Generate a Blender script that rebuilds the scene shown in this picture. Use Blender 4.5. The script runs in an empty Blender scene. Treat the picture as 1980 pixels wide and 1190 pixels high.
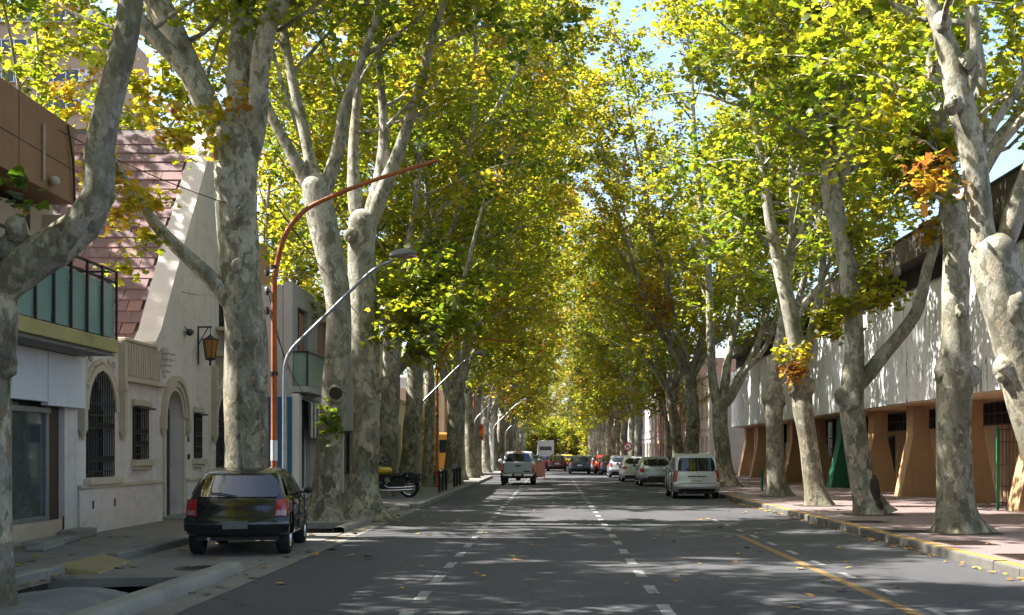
import bpy, bmesh, math, random
import numpy as np
from mathutils import Vector, Matrix
R = math.radians
SC = bpy.context.scene
COL = SC.collection

# ------------------------------------------------------------------ camera
F_PX, VPX, VPY, EYE = 2400.0, 1068.0, 875.0, 1.72      # photo: 1980 x 1190
cam = bpy.data.cameras.new('camera')
cam.sensor_fit = 'HORIZONTAL'; cam.sensor_width = 36.0
cam.lens = 36.0 * F_PX / 1980.0
cam.shift_x = -(VPX - 990.0) / 1980.0
cam.shift_y = (VPY - 595.0) / 1980.0
cam.clip_start = 0.1; cam.clip_end = 3000
camo = bpy.data.objects.new('camera', cam); COL.objects.link(camo)
camo.location = (0, 0, EYE); camo.rotation_euler = (R(90), 0, 0)
SC.camera = camo

# ------------------------------------------------------------------ light
SUN = Vector((-0.62, 0.06, 0.76)).normalized()          # towards the sun: left, a little ahead
w = bpy.data.worlds.new('World'); SC.world = w; w.use_nodes = True
nt = w.node_tree; nt.nodes.clear()
sky = nt.nodes.new('ShaderNodeTexSky'); sky.sky_type = 'NISHITA'; sky.sun_disc = False
sky.sun_elevation = math.asin(SUN.z); sky.sun_rotation = math.atan2(SUN.x, SUN.y)
sky.air_density = 1.0; sky.dust_density = 4.0; sky.ozone_density = 1.0; sky.altitude = 700
bg = nt.nodes.new('ShaderNodeBackground'); bg.inputs['Strength'].default_value = 0.11
wo = nt.nodes.new('ShaderNodeOutputWorld')
nt.links.new(sky.outputs[0], bg.inputs[0]); nt.links.new(bg.outputs[0], wo.inputs[0])
sl = bpy.data.lights.new('sun', 'SUN'); sl.energy = 5.0; sl.angle = R(0.53); sl.color = (1.0, 0.95, 0.86)
so = bpy.data.objects.new('sun', sl); COL.objects.link(so); so.location = (-30, 10, 40)
so.rotation_euler = SUN.to_track_quat('Z', 'Y').to_euler()
SC.view_settings.view_transform = 'Standard'; SC.view_settings.look = 'None'
SC.view_settings.exposure = 1.9; SC.view_settings.gamma = 1.0; SC.view_settings.use_curve_mapping = False
SC.render.engine = 'CYCLES'
cy = SC.cycles
cy.max_bounces = 7; cy.diffuse_bounces = 4; cy.glossy_bounces = 3; cy.transmission_bounces = 4; cy.transparent_max_bounces = 6
cy.caustics_reflective = False; cy.caustics_refractive = False; cy.sample_clamp_indirect = 6.0
cy.use_denoising = True
try: cy.denoiser = 'OPENIMAGEDENOISE'
except Exception: pass

# ------------------------------------------------------------------ pixel -> metre
def px(x, y, Y):
    return ((x - VPX) * Y / F_PX, Y, EYE - (y - VPY) * Y / F_PX)

# ------------------------------------------------------------------ mesh helpers
WL = {}                                                   # world location of what we link
class MB:
    def __init__(s): s.v = []; s.f = []; s.m = []
    def add(s, vs, fs, mi=0):
        o = len(s.v); s.v += [tuple(p) for p in vs]
        for f in fs: s.f.append(tuple(i + o for i in f)); s.m.append(mi)
        return s
    def box(s, x0, x1, y0, y1, z0, z1, mi=0):
        if x0 > x1: x0, x1 = x1, x0
        if y0 > y1: y0, y1 = y1, y0
        if z0 > z1: z0, z1 = z1, z0
        return s.add([(x0,y0,z0),(x1,y0,z0),(x1,y1,z0),(x0,y1,z0),(x0,y0,z1),(x1,y0,z1),(x1,y1,z1),(x0,y1,z1)],
                     [(0,3,2,1),(4,5,6,7),(0,1,5,4),(1,2,6,5),(2,3,7,6),(3,0,4,7)], mi)
    def hexa(s, b, t, mi=0):                              # 4 bottom points (ccw), 4 top points
        return s.add(list(b) + list(t), [(3,2,1,0),(4,5,6,7),(0,1,5,4),(1,2,6,5),(2,3,7,6),(3,0,4,7)], mi)
    def prism(s, poly, axis, a, b, mi=0):                 # poly in the other two axes, extruded a..b
        def P(p, c):
            if axis == 0: return (c, p[0], p[1])
            if axis == 1: return (p[0], c, p[1])
            return (p[0], p[1], c)
        n = len(poly)
        vs = [P(p, a) for p in poly] + [P(p, b) for p in poly]
        fs = [tuple(range(n-1, -1, -1)), tuple(range(n, 2*n))] + [(i, (i+1) % n, n + (i+1) % n, n + i) for i in range(n)]
        return s.add(vs, fs, mi)
    def tube(s, path, rad, n=8, mi=0, caps=True):
        V, Fc = tube_np(np.array(path, float), np.array([rad]*len(path) if np.isscalar(rad) else rad, float), n)
        o = len(s.v); s.add(V.tolist(), Fc.tolist(), mi)
        if caps:
            k = len(path)
            s.f.append(tuple(o + i for i in range(n-1, -1, -1))); s.m.append(mi)
            s.f.append(tuple(o + (k-1)*n + i for i in range(n))); s.m.append(mi)
        return s
    def lathe(s, prof, c, axis=2, n=20, mi=0):            # prof: (radius, height)
        vs = []
        for r, h in prof:
            for i in range(n):
                a = 2*math.pi*i/n; p, q = r*math.cos(a), r*math.sin(a)
                vs.append((c[0]+h, c[1]+p, c[2]+q) if axis == 0 else (c[0]+p, c[1]+h, c[2]+q) if axis == 1 else (c[0]+p, c[1]+q, c[2]+h))
        fs = [(j*n+i, j*n+(i+1) % n, (j+1)*n+(i+1) % n, (j+1)*n+i) for j in range(len(prof)-1) for i in range(n)]
        return s.add(vs, fs, mi)
    def blob(s, c, rx, ry, rz, seed=0, amp=.15, n=12, mi=0):
        rs = random.Random(seed); ph = [rs.uniform(0, 6.28) for _ in range(6)]
        vs = []
        for j in range(n//2 + 1):
            t = math.pi*j/(n//2)
            for i in range(n):
                a = 2*math.pi*i/n
                k = 1 + amp*(math.sin(2*a+ph[0]+t)*.5 + math.sin(3*t+ph[1]+a)*.5 + .5*math.sin(5*a+ph[2])*math.sin(4*t+ph[3]))
                vs.append((c[0]+rx*k*math.sin(t)*math.cos(a), c[1]+ry*k*math.sin(t)*math.sin(a), c[2]+rz*k*math.cos(t)))
        fs = [(j*n+i, (j+1)*n+i, (j+1)*n+(i+1) % n, j*n+(i+1) % n) for j in range(n//2) for i in range(n)]
        return s.add(vs, fs, mi)
    def grid(s, fn, us, vs_, mi=0, flip=False):
        pts = [fn(u, v) for v in vs_ for u in us]; n = len(us)
        fs = [(j*n+i, j*n+i+1, (j+1)*n+i+1, (j+1)*n+i) for j in range(len(vs_)-1) for i in range(n-1)]
        if flip: fs = [f[::-1] for f in fs]
        return s.add(pts, fs, mi)
    def band(s, path, wd, axis, a, b, mi=0, closed=False):  # strip of width wd along a 2D path, extruded a..b on axis
        P = [Vector(p) for p in path]; n = len(P); L = []; Rr = []
        for i in range(n):
            p0 = P[i-1] if (i > 0 or closed) else P[i]; p1 = P[(i+1) % n] if (i < n-1 or closed) else P[i]
            t = (p1 - p0).normalized(); q = Vector((-t.y, t.x)) * wd/2
            L.append(P[i] + q); Rr.append(P[i] - q)
        for i in range(n - (0 if closed else 1)):
            j = (i+1) % n
            s.prism([tuple(Rr[i]), tuple(Rr[j]), tuple(L[j]), tuple(L[i])], axis, a, b, mi)
        return s
    def wall(s, outer, holes, axis, a, depth, mi=0):        # flat wall with openings; reveals run from a to a+depth
        bm = bmesh.new(); loops = []
        for loop in [outer] + holes:
            vs = [bm.verts.new((p[0], p[1], 0)) for p in loop]
            es = [bm.edges.new((vs[i], vs[(i+1) % len(vs)])) for i in range(len(vs))]
            loops.append((vs, es))
        bmesh.ops.triangle_fill(bm, use_beauty=True, use_dissolve=False, edges=list(bm.edges))
        bm.verts.index_update()
        P = [(v.co.x, v.co.y) for v in bm.verts]
        F = [tuple(v.index for v in f.verts) for f in bm.faces]; bm.free()
        def M(p, c): return (c, p[0], p[1]) if axis == 0 else (p[0], c, p[1])
        s.add([M(p, a) for p in P], F, mi); s.add([M(p, a+depth) for p in P], [f[::-1] for f in F], mi)
        for loop in [outer] + holes:
            n = len(loop)
            s.add([M(p, a) for p in loop] + [M(p, a+depth) for p in loop], [(i, (i+1) % n, n+(i+1) % n, n+i) for i in range(n)], mi)
        return s
    def mesh(s, name, mats, off=(0,0,0), smooth=False, ang=None):
        me = bpy.data.meshes.new(name)
        v = [(p[0]-off[0], p[1]-off[1], p[2]-off[2]) for p in s.v]
        me.from_pydata(v, [], s.f)
        for m in (mats if isinstance(mats, (list, tuple)) else [mats]): me.materials.append(m)
        me.polygons.foreach_set('material_index', s.m)
        bm = bmesh.new(); bm.from_mesh(me)
        bmesh.ops.remove_doubles(bm, verts=bm.verts, dist=1e-5)
        bmesh.ops.recalc_face_normals(bm, faces=bm.faces); bm.to_mesh(me); bm.free()
        if smooth:
            me.polygons.foreach_set('use_smooth', [True]*len(me.polygons))
            if ang: me.set_sharp_from_angle(angle=R(ang))
        me.update(); return me
    def build(s, name, mats, parent=None, origin=None, smooth=False, ang=40, bevel=0):
        off = WL[parent.name] if parent else (origin or (0,0,0))
        o = bpy.data.objects.new(name, s.mesh(name, mats, off, smooth, ang)); COL.objects.link(o)
        if parent: o.parent = parent
        else: o.location = off
        WL[o.name] = tuple(off)
        if bevel:
            b = o.modifiers.new('bevel', 'BEVEL'); b.width = bevel; b.segments = 2; b.limit_method = 'ANGLE'; b.angle_limit = R(40)
        return o

def tube_np(P, rad, n, wob=None):
    T = np.gradient(P, axis=0); T /= np.linalg.norm(T, axis=1)[:, None] + 1e-9
    ref = np.array([1.0, 0, 0]) if abs(T[0][0]) < .8 else np.array([0, 1.0, 0])
    u = ref - T[0]*ref.dot(T[0]); u /= np.linalg.norm(u)
    U = np.empty_like(P); U[0] = u
    for i in range(1, len(P)):
        u = u - T[i]*u.dot(T[i]); u /= np.linalg.norm(u) + 1e-9; U[i] = u
    W = np.cross(T, U)
    a = np.linspace(0, 2*np.pi, n, endpoint=False)
    rr = rad[:, None]*np.ones((1, n))
    if wob is not None: rr = rr*wob(a)
    V = P[:, None, :] + rr[..., None]*(np.cos(a)[None, :, None]*U[:, None, :] + np.sin(a)[None, :, None]*W[:, None, :])
    k = len(P); i = np.arange(n); j = np.arange(k-1)[:, None]
    Fq = np.stack([j*n+i, j*n+(i+1) % n, (j+1)*n+(i+1) % n, (j+1)*n+i], -1).reshape(-1, 4)
    return V.reshape(-1, 3), Fq

def tag(o, label=None, cat=None, group=None, kind=None):
    if label: o['label'] = label
    if cat: o['category'] = cat
    if group: o['group'] = group
    if kind: o['kind'] = kind
    return o
def thing(name, loc, label, cat, group=None):
    o = bpy.data.objects.new(name, None); COL.objects.link(o); o.location = loc; o.empty_display_size = .2
    WL[o.name] = tuple(loc); return tag(o, label, cat, group)
def inst(name, me, parent, loc, rot=None, scale=None):     # piece that shares mesh data; loc in world metres
    o = bpy.data.objects.new(name, me); COL.objects.link(o); o.parent = parent
    pl = WL[parent.name] if parent else (0,0,0)
    o.location = (loc[0]-pl[0], loc[1]-pl[1], loc[2]-pl[2])
    if rot: o.rotation_euler = rot
    if scale: o.scale = scale
    WL[o.name] = tuple(loc); return o
def copy_tree(o, parent=None):
    c = o.copy(); COL.objects.link(c); c.parent = parent
    for ch in o.children: copy_tree(ch, c)
    return c

# ------------------------------------------------------------------ materials
class NT:
    def __init__(s, name):
        s.m = bpy.data.materials.new(name); s.m.use_nodes = True; s.t = s.m.node_tree; s.t.nodes.clear()
        s.out = s.t.nodes.new('ShaderNodeOutputMaterial')
    def n(s, typ, ins=None, **kw):
        nd = s.t.nodes.new('ShaderNode' + typ)
        for k, v in kw.items(): setattr(nd, k, v)
        for k, v in (ins or {}).items():
            sock = nd.inputs[k]
            if hasattr(v, 'is_output') or isinstance(v, bpy.types.NodeSocket): s.t.links.new(v, sock)
            else: sock.default_value = v
        return nd
    def pos(s, sc=(1,1,1)):
        g = s.n('NewGeometry'); return s.n('VectorMath', {0: g.outputs['Position'], 1: sc}, operation='MULTIPLY').outputs[0]
    def noise(s, vec, scale, detail=4, rough=.55, dist=0):
        return s.n('TexNoise', {'Vector': vec, 'Scale': scale, 'Detail': detail, 'Roughness': rough, 'Distortion': dist}).outputs['Fac']
    def ramp(s, fac, stops, interp='LINEAR'):
        r = s.n('ValToRGB', {'Fac': fac}); e = r.color_ramp; e.interpolation = interp
        while len(e.elements) < len(stops): e.elements.new(.5)
        for el, (p, c) in zip(e.elements, stops):
            el.position = p; el.color = (c, c, c, 1) if np.isscalar(c) else (*c, 1)
        return r.outputs['Color']
    def mix(s, fac, a, b, blend='MIX'):
        nd = s.n('Mix', data_type='RGBA', blend_type=blend)
        for k, v in ((0, fac), (6, a), (7, b)):
            if isinstance(v, bpy.types.NodeSocket): s.t.links.new(v, nd.inputs[k])
            elif k == 0: nd.inputs[0].default_value = v
            else: nd.inputs[k].default_value = (*v, 1) if len(v) == 3 else v
        return nd.outputs[2]
    def bump(s, h, strength=.4, dist=.02):
        return s.n('Bump', {'Height': h, 'Strength': strength, 'Distance': dist}).outputs[0]
    def principled(s, col, rough=.6, metal=0, nrm=None, **kw):
        ins = {'Metallic': metal}
        p = s.n('BsdfPrincipled', ins)
        for k, v in (('Base Color', col), ('Roughness', rough), ('Normal', nrm)):
            if v is None: continue
            if isinstance(v, bpy.types.NodeSocket): s.t.links.new(v, p.inputs[k])
            else: p.inputs[k].default_value = (*v, 1) if k == 'Base Color' else v
        for k, v in kw.items(): p.inputs[k.replace('_', ' ')].default_value = v
        s.t.links.new(p.outputs[0], s.out.inputs[0]); return s.m

def mk(name, col, rough=.7, metal=0, var=.18, scale=1.5, fine=.08, fscale=40, bump=.15, bscale=60, dirt=0, dirtcol=(.12,.10,.08), streak=0, **kw):
    t = NT(name); p = t.pos()
    a = t.noise(p, scale, 5, .6); b = t.noise(p, fscale, 3, .6)
    lo = tuple(c*(1-var) for c in col); hi = tuple(min(1, c*(1+var)) for c in col)
    c = t.mix(t.ramp(a, [(.3, 0.), (.7, 1.)]), lo, hi)
    c = t.mix(fine, c, t.ramp(b, [(.3, .0), (.7, 1.)]), 'OVERLAY')
    if dirt:
        d = t.noise(t.pos((.9,.9,1.6)), 2.3, 7, .68, .6)
        c = t.mix(t.ramp(d, [(.52, 0.), (.72, dirt)]), c, dirtcol)
    if streak:
        d = t.noise(t.pos((5,5,.25)), 1.0, 5, .65)
        c = t.mix(t.ramp(d, [(.52, 0.), (.70, streak)]), c, dirtcol)
    nr = t.bump(t.noise(p, bscale, 4, .6), bump, .01) if bump else None
    return t.principled(c, rough, metal, nr, **kw)

M = {}
def mats():
    M['stucco'] = mk('white_stucco', (.64,.595,.58), .9, var=.07, dirt=.5, dirtcol=(.36,.32,.28), streak=.42, bump=.25)
    M['trim'] = mk('cream_trim', (.50,.44,.35), .85, var=.08, dirt=.25, dirtcol=(.3,.26,.2))
    M['stone_cap'] = mk('pale_coping', (.66,.60,.57), .9, var=.06, dirt=.3, dirtcol=(.4,.35,.32))
    M['tan'] = mk('tan_render', (.46,.29,.155), .85, var=.08, streak=.35, dirtcol=(.22,.12,.06))
    M['tan_light'] = mk('tan_sheet', (.56,.39,.23), .7, var=.08, streak=.3, dirtcol=(.24,.15,.09))
    M['brownfascia'] = mk('brown_fascia', (.33,.185,.10), .8, var=.07, streak=.3, dirtcol=(.17,.09,.05))
    M['cream'] = mk('cream_wall', (.52,.42,.31), .9, var=.07, dirt=.3, dirtcol=(.3,.24,.17))
    M['slab'] = mk('mustard_slab', (.42,.36,.15), .85, var=.1, dirt=.5, dirtcol=(.2,.17,.09))
    M['signwhite'] = mk('sign_white', (.66,.69,.76), .5, var=.04, streak=.2, dirtcol=(.45,.47,.5))
    M['white'] = mk('white_paint', (.72,.72,.72), .5, var=.04)
    M['black'] = mk('black_metal', (.022,.022,.025), .45, var=.2, bump=.05)
    M['darkbrown'] = mk('dark_brown_wood', (.045,.028,.02), .6, var=.3)
    M['rust'] = mk('rust_orange_steel', (.40,.115,.03), .65, var=.25, scale=4, dirt=.5, dirtcol=(.16,.06,.03))
    M['grey_metal'] = mk('galvanised_steel', (.30,.32,.34), .45, .7, var=.15, scale=5)
    M['concrete'] = mk('concrete', (.19,.18,.165), .9, var=.16, scale=1.1, dirt=.45, dirtcol=(.09,.08,.068), bump=.35, bscale=45)
    M['concrete_light'] = mk('concrete_kerb', (.26,.25,.23), .9, var=.14, scale=1.7, dirt=.45, dirtcol=(.12,.11,.09), bump=.35, bscale=45)
    M['concrete_grey'] = mk('patched_cement', (.19,.19,.20), .9, var=.2, scale=2.2, dirt=.4, dirtcol=(.15,.145,.14), bump=.8, bscale=14)
    M['kerbdark'] = mk('dark_kerb', (.11,.105,.095), .9, var=.2, scale=2, dirt=.5, dirtcol=(.05,.05,.045), bump=.4, bscale=30)
    M['soil'] = mk('wet_soil', (.045,.034,.024), .95, var=.3, scale=4, bump=.8, bscale=20)
    M['bluewall'] = mk('blue_wall', (.02,.115,.26), .6, var=.08, streak=.2, dirtcol=(.01,.06,.14))
    M['greywall'] = mk('grey_wall', (.42,.42,.43), .85, var=.07, streak=.25, dirtcol=(.25,.25,.25))
    M['upperfascia'] = mk('dark_roof_fascia', (.075,.062,.055), .7, var=.3, streak=.7, dirtcol=(.2,.18,.165))
    M['greenpaint'] = mk('green_paint', (.015,.13,.075), .6, var=.15, dirt=.3, dirtcol=(.01,.06,.04))
    M['yellowpaint'] = mk('worn_yellow_paint', (.37,.225,.055), .8, var=.14, scale=6, dirt=.75, dirtcol=(.26,.2,.12))
    M['roadwhite'] = mk('worn_white_marking', (.235,.235,.235), .8, var=.15, scale=5, dirt=.9, fine=.25, dirtcol=(.16,.16,.165))
    M['roadyellow'] = mk('worn_yellow_marking', (.19,.122,.045), .8, var=.15, scale=6, dirt=.85, dirtcol=(.12,.09,.06))
    M['rubber'] = mk('tyre_rubber', (.018,.018,.019), .85, var=.2, bump=.3)
    M['alloy'] = mk('alloy', (.45,.46,.48), .3, .9, var=.06, bump=0)
    M['chrome'] = mk('chrome', (.62,.63,.65), .14, 1.0, var=.03, bump=0)
    M['blackplastic'] = mk('black_plastic', (.02,.02,.021), .55, var=.15, bump=.1)
    M['leather'] = mk('black_leather', (.018,.017,.017), .45, var=.2)
    M['plate'] = mk('plate_white', (.62,.63,.64), .4, var=.05, bump=0)
    M['plate_grey'] = mk('plate_grey', (.13,.135,.14), .5, var=.3, scale=14, bump=0)
    M['orangeplastic'] = mk('orange_plastic', (.62,.13,.02), .5, var=.1)
    M['hay'] = mk('far_beige', (.45,.36,.27), .9, var=.08, dirt=.2)
    M['pinkwall'] = mk('salmon_wall', (.50,.33,.22), .9, var=.06, dirt=.15, dirtcol=(.33,.22,.15))
    M['striped_white'] = mk('awning_white', (.62,.62,.62), .8, var=.06)
    M['redpaint'] = mk('red_paint', (.42,.02,.015), .45, var=.06)
    M['oldyellow'] = mk('faded_yellow_concrete', (.27,.215,.11), .9, var=.15, scale=4, dirt=.7, dirtcol=(.13,.12,.10))
    M['bluecloth'] = mk('blue_cloth', (.03,.10,.42), .8)
    M['shaded_deadwood'] = mk('shaded_decayed_wood', (.042,.03,.021), .95, var=.4, scale=9, bump=1., bscale=18)

    def paint(name, col, metal=.0, rough=.28):
        t = NT(name); p = t.pos(); d = t.noise(p, 2.5, 6, .65)
        c = t.mix(t.ramp(d, [(.35, 0.), (.8, .35)]), col, tuple(.6*a+.4*b for a, b in zip(col, (.20,.17,.14))))
        r = t.ramp(d, [(.35, rough), (.8, min(.7, rough+.22))])
        return t.principled(c, r, metal, None, Coat_Weight=.6, Coat_Roughness=.08)
    M['paint_black'] = mk('car_paint_black', (.006,.008,.011), .22, 0, var=.2, bump=0, fine=0, Coat_Weight=.7, Coat_Roughness=.06)
    M['paint_silver'] = paint('car_paint_silver', (.50,.53,.56), .55, .32)
    M['paint_silver2'] = paint('car_paint_grey_silver', (.36,.40,.43), .55, .32)
    M['paint_white'] = paint('car_paint_white', (.70,.71,.73), 0, .3)
    M['paint_white2'] = paint('car_paint_cool_white', (.55,.60,.66), 0, .3)
    M['paint_grey'] = paint('car_paint_grey', (.22,.24,.26), .5, .3)
    M['paint_dark'] = paint('car_paint_dark_grey', (.05,.055,.06), .4, .3)
    M['paint_red'] = paint('car_paint_red', (.42,.015,.012), 0, .3)
    M['paint_maroon'] = paint('car_paint_maroon', (.10,.012,.02), .1, .3)
    M['paint_blue'] = paint('car_paint_blue', (.03,.05,.16), .2, .3)
    M['paint_yellow'] = paint('car_paint_yellow', (.70,.42,.02), 0, .3)
    M['paint_orange'] = paint('bus_paint_orange', (.60,.26,.03), 0, .35)
    def glassy(name, col, rough=.04, spec=.6):
        t = NT(name); p = t.pos(); d = t.noise(p, 6, 3, .6)
        return t.principled(t.mix(t.ramp(d, [(.4, 0.), (.8, .3)]), col, tuple(c*1.8+.01 for c in col)), rough, 0, t.bump(t.noise(p, 1.4, 2), .02, .02), Specular_IOR_Level=spec, Coat_Weight=.5, Coat_Roughness=.02)
    M['glass'] = glassy('tinted_glass', (.012,.015,.018))
    M['shopglass'] = glassy('shop_glass', (.05,.075,.08))
    M['winglass'] = glassy('window_glass', (.02,.022,.026), .08)
    M['interior'] = mk('dark_interior', (.03,.028,.026), .9, var=.5, scale=1.2)
    def lamp(name, col):
        t = NT(name); return t.principled(col, .18, 0, None, Coat_Weight=.8, Specular_IOR_Level=.6)
    M['tail_red'] = lamp('tail_lamp_red', (.36,.008,.012)); M['tail_orange'] = lamp('tail_lamp_orange', (.75,.17,.02))
    M['tail_clear'] = lamp('tail_lamp_clear', (.30,.16,.14)); M['amber'] = lamp('amber_glass', (.32,.14,.02))
    # frosted balcony glass
    t = NT('frosted_green_glass'); p = t.pos(); c = t.mix(t.noise(p, 1.2, 4), (.26,.42,.39), (.36,.52,.47))
    a = t.n('BsdfTranslucent', {'Color': c}); b = t.n('BsdfPrincipled', {'Base Color': c, 'Roughness': .22})
    m_ = t.n('MixShader', {0: .35, 1: b.outputs[0], 2: a.outputs[0]}); t.t.links.new(m_.outputs[0], t.out.inputs[0]); M['frost'] = t.m
    # bark of the plane trees: flaking plates in grey, olive, cream and tan
    t = NT('plane_bark'); p = t.pos((1,1,.62)); wv = t.n('TexNoise', {'Vector': p, 'Scale': 4.5, 'Detail': 5., 'Roughness': .6})
    pv = t.n('VectorMath', {0: p, 1: t.n('VectorMath', {0: wv.outputs['Color'], 1: (.34,.34,.34)}, operation='MULTIPLY').outputs[0]}, operation='ADD').outputs[0]
    v1 = t.n('TexVoronoi', {'Vector': pv, 'Scale': 4.6}, feature='F1'); v2 = t.n('TexVoronoi', {'Vector': pv, 'Scale': 12.}, feature='F1')
    r1 = t.n('SeparateColor', {0: v1.outputs['Color']}).outputs[0]; r2 = t.n('SeparateColor', {0: v2.outputs['Color']}).outputs[1]
    low = t.ramp(r1, [(0, (.19,.17,.125)), (.22, (.27,.255,.205)), (.42, (.12,.105,.075)), (.56, (.33,.30,.22)), (.72, (.20,.195,.14)), (.88, (.42,.37,.27))], 'CONSTANT')
    low = t.mix(t.ramp(r2, [(0, .0), (.62, .0), (.63, .75)], 'CONSTANT'), low, t.ramp(r2, [(0, (.1,.08,.06)), (.70, (.09,.075,.05)), (.78, (.16,.165,.11)), (.88, (.37,.33,.25)), (.95, (.22,.16,.10))], 'CONSTANT'))
    hi = t.ramp(r1, [(0, (.42,.405,.35)), (.3, (.34,.335,.285)), (.52, (.49,.47,.40)), (.74, (.24,.23,.175)), (.86, (.40,.37,.29))], 'CONSTANT')
    hi = t.mix(t.ramp(r2, [(0, .0), (.72, .0), (.73, .8)], 'CONSTANT'), hi, t.ramp(r2, [(0, (.2,.19,.15)), (.80, (.17,.16,.115)), (.9, (.52,.50,.44))], 'CONSTANT'))
    z = t.n('SeparateXYZ', {0: t.n('NewGeometry').outputs['Position']}).outputs[2]
    zz = t.n('MapRange', {'Value': z, 'From Min': 1.5, 'From Max': 7.5}).outputs[0]
    zn = t.n('Math', {0: zz, 1: t.n('Math', {0: t.n('Math', {0: t.noise(p, 1.6, 4), 1: .5}, operation='SUBTRACT').outputs[0], 1: 2.2}, operation='MULTIPLY').outputs[0]}, operation='ADD', use_clamp=True).outputs[0]
    c = t.mix(zn, low, hi); fn = t.noise(t.pos((1,1,.6)), 30, 5, .65)
    c = t.mix(.30, c, t.ramp(fn, [(.3, 0.), (.72, 1.)]), 'OVERLAY')
    blot = t.noise(t.pos((1,1,.45)), 1.7, 6, .62); c = t.mix(t.ramp(blot, [(.52, 0.), (.66, .7)]), c, (.115,.11,.072))
    hh = t.n('Math', {0: t.n('Math', {0: r1, 1: r2}, operation='ADD').outputs[0], 1: fn}, operation='ADD').outputs[0]
    M['bark'] = t.principled(c, .88, 0, t.bump(hh, .45, .025), Specular_IOR_Level=.2)
    # leaves: colour follows the leaf's own tint
    def leafmat(name, k):
        t = NT(name); a = t.n('Attribute', attribute_name='tint').outputs['Fac']
        cd = t.ramp(a, [(0, (.032,.068,.009)), (.3, (.070,.108,.012)), (.55, (.14,.15,.017)), (.74, (.26,.205,.024)), (.88, (.26,.125,.03)), (1, (.13,.055,.022))])
        ct = t.ramp(a, [(0, (.10,.20,.012)), (.3, (.27,.36,.018)), (.55, (.52,.49,.024)), (.74, (.72,.52,.035)), (.88, (.58,.26,.035)), (1, (.27,.11,.03))])
        d = t.n('BsdfDiffuse', {'Color': cd}); tr = t.n('BsdfTranslucent', {'Color': ct})
        m1 = t.n('MixShader', {0: k, 1: d.outputs[0], 2: tr.outputs[0]})
        g = t.n('BsdfGlossy', {'Color': (1,1,1,1), 'Roughness': .38}); m2 = t.n('MixShader', {0: .025, 1: m1.outputs[0], 2: g.outputs[0]})
        t.t.links.new(m2.outputs[0], t.out.inputs[0]); return t.m
    M['leaf'] = leafmat('plane_leaf', .64)
    t = NT('fallen_leaf'); a = t.n('Attribute', attribute_name='tint').outputs['Fac']
    M['litter'] = t.principled(t.ramp(a, [(0, (.10,.06,.03)), (.5, (.26,.13,.04)), (.8, (.42,.25,.06)), (1, (.2,.22,.05))]), .8)
    # road
    t = NT('asphalt'); p = t.pos(); big = t.noise(t.pos((1,.22,1)), .55, 5, .6); f = t.noise(p, 90, 3, .7); f2 = t.noise(p, 14, 5, .65)
    c = t.mix(t.ramp(big, [(.3, 0.), (.7, 1.)]), (.054,.054,.060), (.078,.078,.085))
    c = t.mix(.55, c, t.ramp(f, [(.3, .15), (.7, .85)]), 'OVERLAY'); c = t.mix(t.ramp(f2, [(.58, 0.), (.75, .4)]), c, (.105,.102,.10))
    cr = t.n('TexVoronoi', {'Vector': t.n('VectorMath', {0: t.pos((1,.35,1)), 1: t.n('VectorMath', {0: t.n('TexNoise', {'Vector': p, 'Scale': 1.6, 'Detail': 5.}).outputs['Color'], 1: (.7,.7,.7)}, operation='MULTIPLY').outputs[0]}, operation='ADD').outputs[0], 'Scale': .33}, feature='DISTANCE_TO_EDGE').outputs['Distance']
    c = t.mix(t.ramp(cr, [(0, .75), (.006, 0.)]), c, (.022,.022,.024))
    M['asphalt'] = t.principled(c, .82, 0, t.bump(f, .35, .008), Specular_IOR_Level=.35)
    # reddish pavement of small tiles
    t = NT('red_pavement'); b = t.n('TexBrick', {'Vector': t.pos(), 'Color1': (.25,.165,.155,1), 'Color2': (.21,.155,.155,1), 'Mortar': (.15,.12,.115,1), 'Scale': 1., 'Mortar Size': .012, 'Brick Width': .4, 'Row Height': .4, 'Bias': 0.}, offset=0.)
    n_ = t.noise(t.pos(), .9, 6, .65); c = t.mix(t.ramp(n_, [(.42, 0.), (.68, .75)]), b.outputs['Color'], (.19,.17,.18))
    c = t.mix(t.ramp(t.noise(t.pos(), 3.5, 6, .7), [(.5, 0.), (.75, .6)]), c, (.12,.10,.10))
    M['pavement'] = t.principled(c, .72, 0, t.bump(b.outputs['Fac'], .25, .01))
    # brick
    t = NT('brick_wall'); sx = t.n('SeparateXYZ', {0: t.n('NewGeometry').outputs['Position']})
    ad = t.n('Math', {0: sx.outputs[0], 1: sx.outputs[1]}, operation='ADD').outputs[0]
    b = t.n('TexBrick', {'Vector': t.n('CombineXYZ', {0: ad, 1: sx.outputs[2]}).outputs[0], 'Color1': (.34,.15,.085,1), 'Color2': (.26,.11,.07,1), 'Mortar': (.42,.37,.32,1), 'Scale': 1., 'Mortar Size': .012, 'Brick Width': .26, 'Row Height': .085})
    M['brick'] = t.principled(t.mix(t.ramp(t.noise(t.pos(), 1.5, 5), [(.5, 0.), (.8, .4)]), b.outputs['Color'], (.2,.12,.09)), .9, 0, t.bump(b.outputs['Fac'], -.3, .01))
    # roof tile, shade by tile
    t = NT('clay_roof_tile'); oi = t.n('ObjectInfo').outputs['Random']
    c = t.ramp(oi, [(0, (.15,.082,.088)), (.3, (.20,.105,.10)), (.6, (.13,.08,.09)), (.85, (.24,.125,.10)), (1, (.17,.095,.10))])
    n_ = t.noise(t.pos(), 5, 5, .65); c = t.mix(t.ramp(n_, [(.45, 0.), (.75, .55)]), c, (.13,.095,.10))
    M['tile'] = t.principled(c, .75, 0, t.bump(t.noise(t.pos(), 30, 4), .3, .01))
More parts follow.
